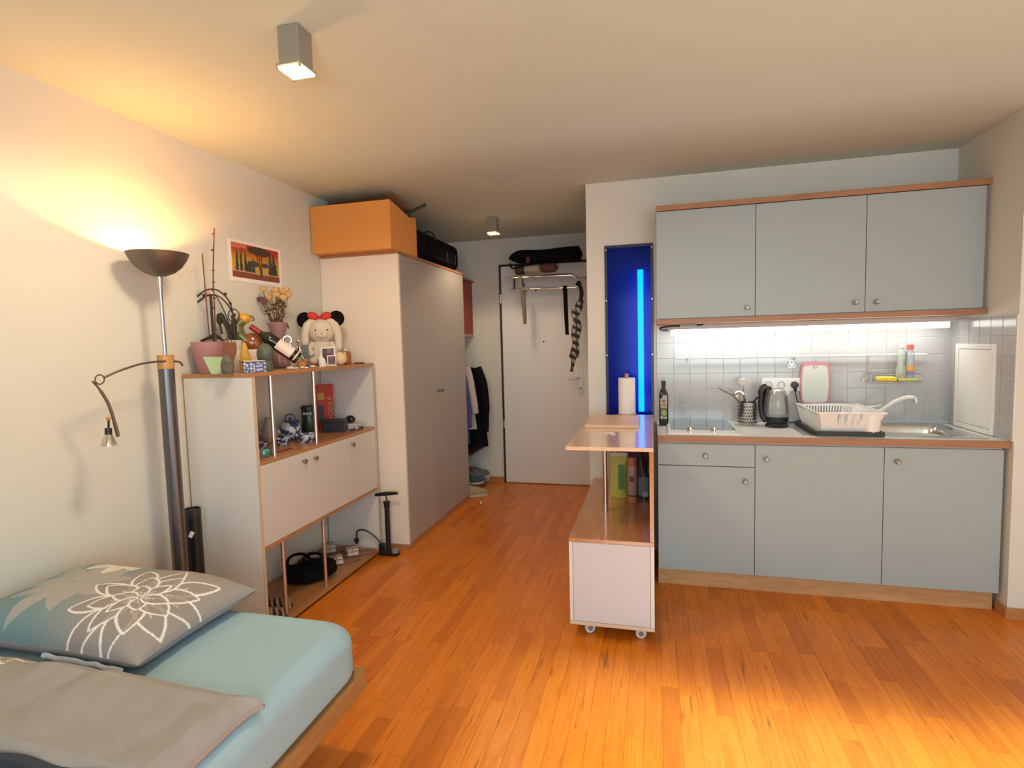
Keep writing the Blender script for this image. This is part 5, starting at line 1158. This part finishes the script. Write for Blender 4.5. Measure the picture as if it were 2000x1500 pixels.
# ================================================================== BOTTOM SHELF
ZB = .0352
t = thing('black_bag', 'soft black handbag with looped handles lying on the bottom shelf', 'bag', (-2.045, 2.83, ZB), face(-2.045, 2.83))
mb = MB(); P = []
for j in range(15):
    v = j/14; row = []
    rr_ = (1-(2*v-1)**4)**.5*(1 if v < .5 else 1) if 0 < v < 1 else .02
    for i in range(33):
        a = 2*PI*i/32; w_ = 1+.05*math.sin(3*a+1)+.03*math.sin(7*a); row.append((.165*w_*rr_*math.cos(a)*(1-.12*v), .095*w_*rr_*math.sin(a)*(1-.3*v), .002+.125*v*(1+.10*math.cos(a+.4))))
    P.append(row)
obj('bag_body', mb.grid(P), BLACKM, t, False, smooth=True)
for dx, dy in ((-.055, .01), (.03, -.02)):
    obj('handle', MB().tube(spline([(dx-.07, dy, .10), (dx-.05, dy-.01, .160), (dx, dy-.01, .176), (dx+.05, dy-.01, .158), (dx+.08, dy, .10)], 6), .009, 8), BLACKM, t, False, smooth=True)
obj('flap_band', MB().tube([(.115*math.cos(a)+.01, -.065*math.sin(a)-.02, .118) for a in [PI*k/12 for k in range(13)]], .010, 8), BLACKM, t, False, smooth=True)
SO = mat('sandal_sole', (.25, .13, .07), .7); SB = mat('sandal_strap', (.58, .52, .46), .7, var=.1, scale=50)
def footprint(L=.25, W=.088, n_=28):
    pts = []
    for k in range(n_):
        a = 2*PI*k/n_; s_ = math.cos(a); w_ = W/2*(.92+.14*s_); pts.append((w_*math.sin(a)*(1-.12*math.exp(-((s_+.15)/.3)**2)), L/2*s_))
    return pts
def sandal(x, y, rz, label):
    t = thing('sandal', label, 'sandal', (x, y, ZB), rz, 'striped slide sandals on the bottom shelf')
    obj('sole', MB().prism(footprint(), 0, .018, 'z'), SO, t, False, bev=.004)
    for k, y0 in enumerate((.015, .052)):
        rows = []
        for j in range(5):
            rows.append([(.050*math.cos(a), y0+.034*j/4-.017+.01*math.cos(a), .012+.048*math.sin(a)*(1-.1*k)) for a in [PI*i/12 for i in range(13)]])
        st = obj('strap', MB().grid(rows), SB, t, False, smooth=True)
        if True:
            mb = MB()
            for q in range(5):
                a = .5+.52*q; mb.tube([(.0505*math.cos(a), y0-.015+.01*math.cos(a), .0125+.0485*math.sin(a)*(1-.1*k)), (.0505*math.cos(a), y0+.015+.01*math.cos(a), .0125+.0485*math.sin(a)*(1-.1*k))], .003, 5)
            obj('strap_stripes', mb, mat('strap_brown', (.22, .12, .08), .7), st, False)
    return t
sandal(-2.005, 3.115, 2.25, 'striped beige slide sandal nearest the front edge of the bottom shelf')
sandal(-1.975, 3.27, 2.1, 'striped beige slide sandal on the right, nearest the air pump')
sandal(-2.19, 3.13, 2.2, 'striped beige slide sandal at the back left, half behind the right post')
sandal(-2.165, 3.29, 2.15, 'striped beige slide sandal at the back, nearest the corner')
def slipper(x, y, rz, label):
    t = thing('sandal', label, 'sandal', (x, y, ZB), rz, 'braided brown sandals on the bottom shelf')
    obj('sole', MB().prism(footprint(.24, .085), 0, .014, 'z'), mat('dark_sole', (.08, .045, .03), .7), t, False, bev=.004)
    for k in range(6):
        y0 = -.06+.03*k; h = .045-.003*abs(k-2)
        obj('band', MB().tube([(.042*math.cos(a), y0+.022*math.cos(a), .010+h*math.sin(a)) for a in [PI*i/10 for i in range(11)]], .008, 7), mat('braid_beige', (.30, .22, .17), .75, var=.4), t, False, smooth=True)
slipper(-2.04, 2.475, -1.2, 'braided brown sandal by the left side panel, the one further from the bed')
slipper(-1.99, 2.365, -1.25, 'braided brown sandal by the left side panel, partly hidden by the mattress')
# ================================================================== AIR PUMP
t = thing('air_pump', 'black floor pump with a hose standing between shelf unit and wardrobe', 'pump', (-1.80, 3.40, 0))
obj('foot', MB().prism([(-1.855, 3.355), (-1.73, 3.355), (-1.72, 3.40), (-1.735, 3.43), (-1.855, 3.43), (-1.862, 3.40)], 0, .022, 'z'), BLACK, t, bev=.004)
obj('gauge', MB().cyl((-1.745, 3.385, .022), (-1.745, 3.385, .045), .026).cyl((-1.745, 3.385, .045), (-1.745, 3.385, .047), .020), mat('gauge_grey', (.25, .27, .28), .3), t, smooth=True)
obj('valve_block', MB().box(-1.865, -1.835, 3.37, 3.405, .022, .075), BLACK, t, bev=.003)
obj('barrel', MB().cyl((-1.80, 3.392, .02), (-1.80, 3.392, .345), .017, n=20), BLACK, t, smooth=True)
obj('collar', MB().lathe([(.018, .335), (.022, .345), (.020, .360), (.024, .372), (.024, .378), (.008, .38)], (-1.80, 3.392, 0)), BLACK, t, smooth=True)
obj('rod', MB().cyl((-1.80, 3.392, .375), (-1.80, 3.392, .425), .006, n=12), GUN, t, smooth=True)
obj('handle', MB().tube([(-1.885, 3.392, .418), (-1.86, 3.392, .423), (-1.80, 3.392, .432), (-1.74, 3.392, .437), (-1.715, 3.392, .438)], [.009, .012, .014, .012, .009], 12), BLACK, t, smooth=True)
obj('hose', MB().tube(spline([(-1.835, 3.385, .06), (-1.88, 3.37, .12), (-1.93, 3.355, .165), (-1.975, 3.345, .180), (-2.01, 3.34, .165), (-2.015, 3.34, .11)]), .0055, 8), BLACK, t, smooth=True)
obj('chuck', MB().cyl((-2.015, 3.34, .12), (-2.015, 3.34, .085), .012).box(-2.035, -1.998, 3.335, 3.345, .10, .112), BLACK, t, smooth=True)
# ================================================================== WALL PICTURE
t = thing('wall_picture', 'small painting of dark trees before a red and orange sunset pinned to the left wall', 'picture', (XL, 2.83, 1.84))
obj('paper_sheet', MB().box(XL+.0005, XL+.003, 2.607, 3.050, 1.842, 2.075), mat('picture_paper', (.90, .84, .80), .8), t)
NYP, NZP = 120, 66
o = obj('painting', MB().grid([[(XL+.0035, 2.628+.40*i/NYP, 1.865+.195*j/NZP) for j in range(NZP+1)] for i in range(NYP+1)]), attr_mat('painting_print', .7, 0), t)
def picfn(c):
    u = (c[:, 1].astype(float)+2.83-2.628)/.40; v = (c[:, 2].astype(float)+1.84-1.865)/.195; nn = noise2(u, v, 30, 81)*.5+noise2(u, v, 70, 82)*.3
    L_ = lambda a, b_, t_: np.array(a)[None, :]*(1-t_[:, None])+np.array(b_)[None, :]*t_[:, None]
    sky = L_([.62, .35, .03], [.40, .03, .01], np.clip((v-.45)*2.4+nn*.3, 0, 1)); col = sky
    g = v < .18+.03*nn; col[g] = np.array([.22, .07, .03])*(1+nn[g][:, None]*.5); col[(v > .17) & (v < .23)] = (.55, .30, .15)
    col[(u < .30) & (v > .86+.05*nn)] = (.62, .16, .12)
    for cx_, top, w_ in ((.10, .82, .035), (.18, .80, .035), (.27, .80, .035), (.34, .55, .06), (.42, .62, .05), (.80, .86, .05), (.88, .86, .055), (.93, .6, .03)):
        h = np.clip((v-.20)/(top-.20), 0, 1); m = (abs(u-cx_-.004*np.sin(v*40)) < w_*np.sqrt(np.clip(1-h, 0, 1))*np.clip(h*8+.5, 0, 1)) & (v > .2) & (v < top); col[m] = np.array([.035, .045, .035])+np.clip(nn[m], 0, 1)[:, None]*.10
    m = (abs(u-.58) < .11) & (v > .16) & (v < .44); col[m] = (.50, .34, .10)
    m = (np.hypot((u-.45)/.10, (v-.47)/.09) < 1) | (np.hypot((u-.68)/.09, (v-.47)/.07) < 1); col[m] = (.06, .06, .055)
    m = (np.hypot((u-.57)/.26, (v-.86)/.13) < 1+.3*nn); col[m] = (.055, .035, .015)
    for a, b_ in ((.50, .57), (.565, .575), (.62, .60)): m = (abs(u-(a+(b_-a)*np.clip((.8-v)/.5, 0, 1))) < .011) & (v > .12) & (v < .82); col[m] = (.10, .03, .02)
    return np.clip(col, 0, 1)
paint(o, picfn)
# ================================================================== ENTRANCE
t = thing('hat_rack', 'chrome hat rack with two long bars in front of the entrance door', 'rack', (-.9, 5.2, 2.0))
obj('upper_bar', MB().tube([(-1.37, 5.24, 2.085), (-.72, 5.16, 2.078), (-.68, 5.17, 2.04)], .011, 10), CHROME, t, smooth=True)
obj('upper_bar', MB().tube([(-1.33, 5.05, 2.062), (-.72, 5.03, 2.055), (-.66, 5.06, 2.02)], .009, 10), CHROME, t, smooth=True)
obj('lower_bar', MB().tube([(-1.33, 5.20, 1.965), (-.70, 5.17, 1.955), (-.672, 5.17, 1.99), (-.68, 5.17, 2.04)], .010, 10), CHROME, t, smooth=True)
obj('bracket', MB().tube([(-1.30, 5.22, 2.08), (-1.30, 5.20, 1.965)], .008, 8).tube([(-1.30, 5.05, 2.06), (-1.30, 5.24, 2.082)], .007, 8), mat('rack_black', (.02, .02, .02), .4), t, smooth=True)
obj('wall_arm', MB().tube([(-.68, 5.17, 2.04), (-.56, 5.20, 2.04), (-.4385, 5.20, 2.04)], .010, 8).tube([(-.66, 5.06, 2.02), (-.55, 5.12, 2.03), (-.4385, 5.14, 2.04)], .008, 8), CHROME, t, smooth=True)
for x_ in (-1.08, -.82): obj('rack_hook', MB().tube([(x_, 5.185, 1.962), (x_, 5.17, 1.935), (x_, 5.145, 1.94)], .005, 6), MATS['rack_black'], t, smooth=True)
t = thing('blanket_roll', 'rolled beige and brown blanket lying on the hat rack below the black bag', 'blanket', (-1.05, 5.14, 2.09))
def roll(x0, x1, z, m, r=(.045, .075), n_=16):
    rows = []
    for j in range(9):
        s_ = j/8; k_ = (1-abs(2*s_-1)**5)**.5 if 0 < j < 8 else .3
        rows.append([(x0+(x1-x0)*s_, 5.13+r[1]*k_*math.cos(2*PI*i/n_), z+r[0]*k_*math.sin(2*PI*i/n_)) for i in range(n_+1)])
    return MB().grid(rows[::-1])
obj('beige_part', roll(-1.19, -1.01, 2.143, None), mat('beige_cloth', (.42, .35, .30), .9), t, smooth=True)
obj('brown_part', roll(-1.03, -.86, 2.146, None), mat('brown_cloth', (.14, .055, .05), .9), t, smooth=True)
obj('dark_part', roll(-1.27, -1.17, 2.138, None), mat('dark_brown_cloth', (.07, .05, .04), .9), t, smooth=True)
t = thing('black_bag', 'long black padded bag lying on top of the blanket on the hat rack', 'bag', (-.97, 5.15, 2.19))
rows = []
for j in range(25):
    s_ = j/24; k_ = min(1, (s_*6)**.6+.1)*min(1, ((1-s_)*14)**.4+.2) if 0 < j < 24 else .15
    rows.append([(-1.33+.70*s_, 5.15+.10*k_*math.cos(a), 2.258+.01*math.sin(9*s_)*(1-s_)+(.058+.014*s_)*k_*math.copysign(abs(math.sin(a))**.6, math.sin(a))) for a in [2*PI*i/20 for i in range(21)]])
obj('bag_body', MB().grid(rows[::-1]), BLACKM, t, smooth=True)
obj('red_tag', MB().cbox((-1.125, 5.055, 2.22), (.035, .006, .06)), mat('dark_red', (.10, .005, .02), .6), t, bev=.002)
obj('bag_strap', MB().tube(spline([(-1.31, 5.10, 2.20), (-1.27, 5.05, 2.15), (-1.15, 5.04, 2.17), (-.95, 5.045, 2.185)], 5), .008, 6), BLACKM, t, smooth=True)
def band(pts, w_, th, ydir=(1, 0, 0)):
    mb = MB(); d = Vector(ydir)*w_/2; L_ = [Vector(p) for p in spline(pts, 6)]
    return mb.grid([[p-d, p-d*.3, p+d*.3, p+d, p+d+Vector((0, th, 0)), p-d+Vector((0, th, 0)), p-d] for p in L_])
o = obj('strap', band([(-1.203, 5.19, 1.985), (-1.20, 5.17, 2.0), (-1.20, 5.03, 2.078), (-1.197, 5.022, 2.0), (-1.198, 5.12, 1.80), (-1.197, 5.16, 1.66), (-1.197, 5.175, 1.63), (-1.197, 5.19, 1.66), (-1.20, 5.20, 1.80), (-1.203, 5.212, 1.975)], .028, .003), mat('olive_webbing', (.19, .18, .13), .85), origin=(-1.2, 5.18, 1.63)); tag(o, 'olive webbing strap looped over the hat rack at its left', 'strap')
o = obj('belt', band([(-.792, 5.185, 1.60), (-.797, 5.19, 1.80), (-.80, 5.19, 1.96), (-.80, 5.172, 1.972), (-.80, 5.155, 1.95), (-.795, 5.15, 1.75), (-.785, 5.15, 1.515)], .034, .004), BLACKM, origin=(-.79, 5.17, 1.5)); tag(o, 'black belt hanging over the lower bar of the hat rack', 'belt')
t = thing('scarf', 'grey and black chequered scarf hanging from the right end of the hat rack', 'scarf', (-.70, 5.13, 1.2))
SCF = attr_mat('scarf_print', .9, .2)
o = obj('scarf_body', MB(), SCF, t) if False else None
rows = []; path = spline([(-.665, 5.145, 1.99), (-.64, 5.13, 1.90), (-.66, 5.13, 1.80), (-.70, 5.12, 1.70), (-.685, 5.12, 1.62), (-.70, 5.12, 1.50), (-.705, 5.12, 1.40), (-.725, 5.12, 1.28), (-.745, 5.12, 1.17)], 10)
for j, p in enumerate(path):
    s_ = j/len(path); w_ = (.018 if s_ < .22 else .038+.008*math.sin(s_*25)) * (1 if s_ < .85 else .5)
    rows.append([(p.x+w_*math.cos(a), p.y+.018*math.sin(a), p.z) for a in [2*PI*i/16 for i in range(17)]])
o = obj('scarf_body', MB().grid(rows), SCF, t, smooth=True)
def scf(c):
    x_, z_ = c[:, 0].astype(float), c[:, 2].astype(float); k = ((np.floor((z_+x_*.5)*28) % 2) == 0) | ((np.floor(x_*60) % 3) == 0)
    col = np.where(k[:, None], [[.03, .03, .03]], [[.42, .38, .38]]); col[z_ > .62] = (.02, .02, .02); return col
paint(o, scf)
obj('scarf_hook_loop', MB().tube(spline([(-.69, 5.17, 1.975), (-.665, 5.15, 2.0), (-.655, 5.14, 1.96)], 5), .014, 8), BLACKM, t, smooth=True)
# red cabinet, clothes rail, coats, shoes
t = thing('red_wall_cabinet', 'dark red wall cabinet above the coats beside the entrance door', 'cabinet', (-2.04, 5.1, 1.55))
obj('cabinet_body', MB().box(XL+.002, -1.815, 4.83, YD-.004, 1.555, 2.085), mat('red_panel', (.34, .035, .018), .5, var=.04), t, bev=.002)
obj('bottom_rail', MB().box(XL+.002, -1.812, 4.83, YD-.004, 1.525, 1.5545), BEECH, t, bev=.001)
obj('top_rail', MB().box(XL+.002, -1.790, 4.83, YD-.004, 2.0855, 2.10), mat('red_edge', (.42, .09, .05), .5), t, bev=.001)
o = obj('clothes_rail', MB().cyl((-1.93, 4.80, 1.36), (-1.93, YD-.001, 1.36), .011, n=12), GUN, origin=(-1.93, 5.1, 1.36), smooth=True); tag(o, 'dark clothes rail between wardrobe and entrance wall carrying the coats', 'rail')
def coat(name, label, y, m, hw, x_off, ztop, zbot, seed, th=.05):
    t = thing(name, label, 'coat', (-1.93, y, zbot))
    rows = []
    for j in range(24):
        s_ = j/23; z_ = ztop+(zbot-ztop)*s_; sh = min(1, .25+s_*7) if s_ < .11 else 1+.10*s_
        rows.append([(-1.93+x_off*s_+hw*sh*math.cos(a)+.008*math.sin(6*a+seed+s_*3), y+th*(.5+.5*min(1, s_*6))*(1+.25*math.sin(7*a+seed))*math.sin(a), z_-.09*abs(math.cos(a))**1.5*(1-min(1, s_*9))) for a in [2*PI*i/36 for i in range(37)]])
    obj('coat_body', MB().grid(rows), m, t, smooth=True)
    obj('sleeve', MB().tube(spline([(-1.93+hw*.85, y-.01, ztop-.09), (-1.93+hw*1.08, y-.03, ztop-.25), (-1.93+hw*1.12+x_off*.5, y-.035, ztop-.45), (-1.93+hw*1.05+x_off, y-.03, zbot+.16)], 5), [.045]*6+[.042]*6+[.036]*4, 12), m, t, smooth=True)
    obj('hanger', MB().tube(spline([(-1.93, y, ztop-.01), (-1.93, y, 1.345), (-1.925, y, 1.377), (-1.942, y, 1.371)], 4), .0025, 6), STEEL, t, smooth=True)
    return t
BLU = mat('blue_cotton', (.055, .07, .26), .9, var=.25, scale=8)
coat('blue_robe', 'long blue robe hanging on the rail just behind the wardrobe', 4.93, BLU, .17, .04, 1.33, .50, 1)
coat('white_shirt', 'white shirt hanging between the blue robe and the black coat', 5.06, mat('white_cotton', (.50, .46, .44), .9), .19, .05, 1.32, .62, 2, .035)
coat('black_coat', 'black coat hanging nearest the entrance wall', 5.22, BLACKM, .265, .02, 1.30, .42, 3, .06)
t = thing('shoe_shelf', 'low dark wooden shoe shelf on the left wall behind the wardrobe', 'shelf', (-2.0, 5.1, .3))
obj('shelf_board', MB().box(XL+.001, -1.73, 4.81, YD-.004, .360, .380), mat('dark_wood', (.05, .025, .02), .5), t, bev=.002)
obj('lower_board', MB().box(XL+.001, -1.72, 4.965, YD-.016, .060, .078), MATS['dark_wood'], t, bev=.002)
obj('shelf_foot', MB().box(XL+.03, -1.78, 4.97, 4.988, 0, .0595).box(XL+.03, -1.78, 5.40, 5.418, 0, .0595), MATS['dark_wood'], t)
def shoe(x, y, z, rz, label, m, sole):
    t = thing('shoe', label, 'shoe', (x, y, z), rz, 'shoes by the entrance door')
    obj('sole', MB().prism([(p[0], p[1]) for p in footprint(.27, .095)], 0, .022, 'z'), sole, t, False, bev=.005)
    rows = []
    for j in range(15):
        s_ = j/14; y_ = -.125+.25*s_; w_ = .043*(1-abs(2*s_-1)**3.5)**.5 if 0 < j < 14 else .006; h = .088-.050*max(0, (s_-.35))/.65 if s_ > .35 else .088
        if j in (0, 14): h = .03
        rows.append([(w_*math.cos(a), y_, .022+h*math.sin(a)) for a in [PI*i/12 for i in range(13)]])
    obj('upper', MB().grid(rows[::-1]), m, t, False, smooth=True)
    lc = MB()
    for q in range(4): lc.tube([(-.020, .01+.02*q, .108-.016*q), (0, .012+.02*q, .114-.016*q), (.020, .01+.02*q, .108-.016*q)], .0025, 5)
    obj('laces', lc, PAPER, t, False)
    return t
TE = mat('teal_fabric', (.03, .075, .09), .85, var=.4); GRS = mat('grey_fabric', (.13, .12, .13), .85, var=.4); WS = mat('white_sole', (.55, .50, .42), .6); GR2 = mat('yellow_beige', (.38, .30, .18), .85, var=.4)
shoe(-1.755, 5.03, .0785, -1.2, 'dark teal sneaker with a pale sole on the low board by the wardrobe', TE, WS)
shoe(-1.77, 5.165, .0785, -1.25, 'grey sneaker between the teal one and the wall', GRS, GRS)
shoe(-1.765, 5.30, .0785, -1.3, 'grey sneaker nearest the entrance wall', GRS, WS)
shoe(-1.665, 4.885, .0, -1.1, 'yellow beige shoe on the floor right behind the wardrobe corner', GR2, WS)
o = obj('shiny_ball', MB().ball((0, 0, .018), .018), CHROME, world=False, smooth=True); o.location = (-1.515, 4.62, 0); tag(o, 'small shiny ball lying on the floor beside the wardrobe corner', 'ball')
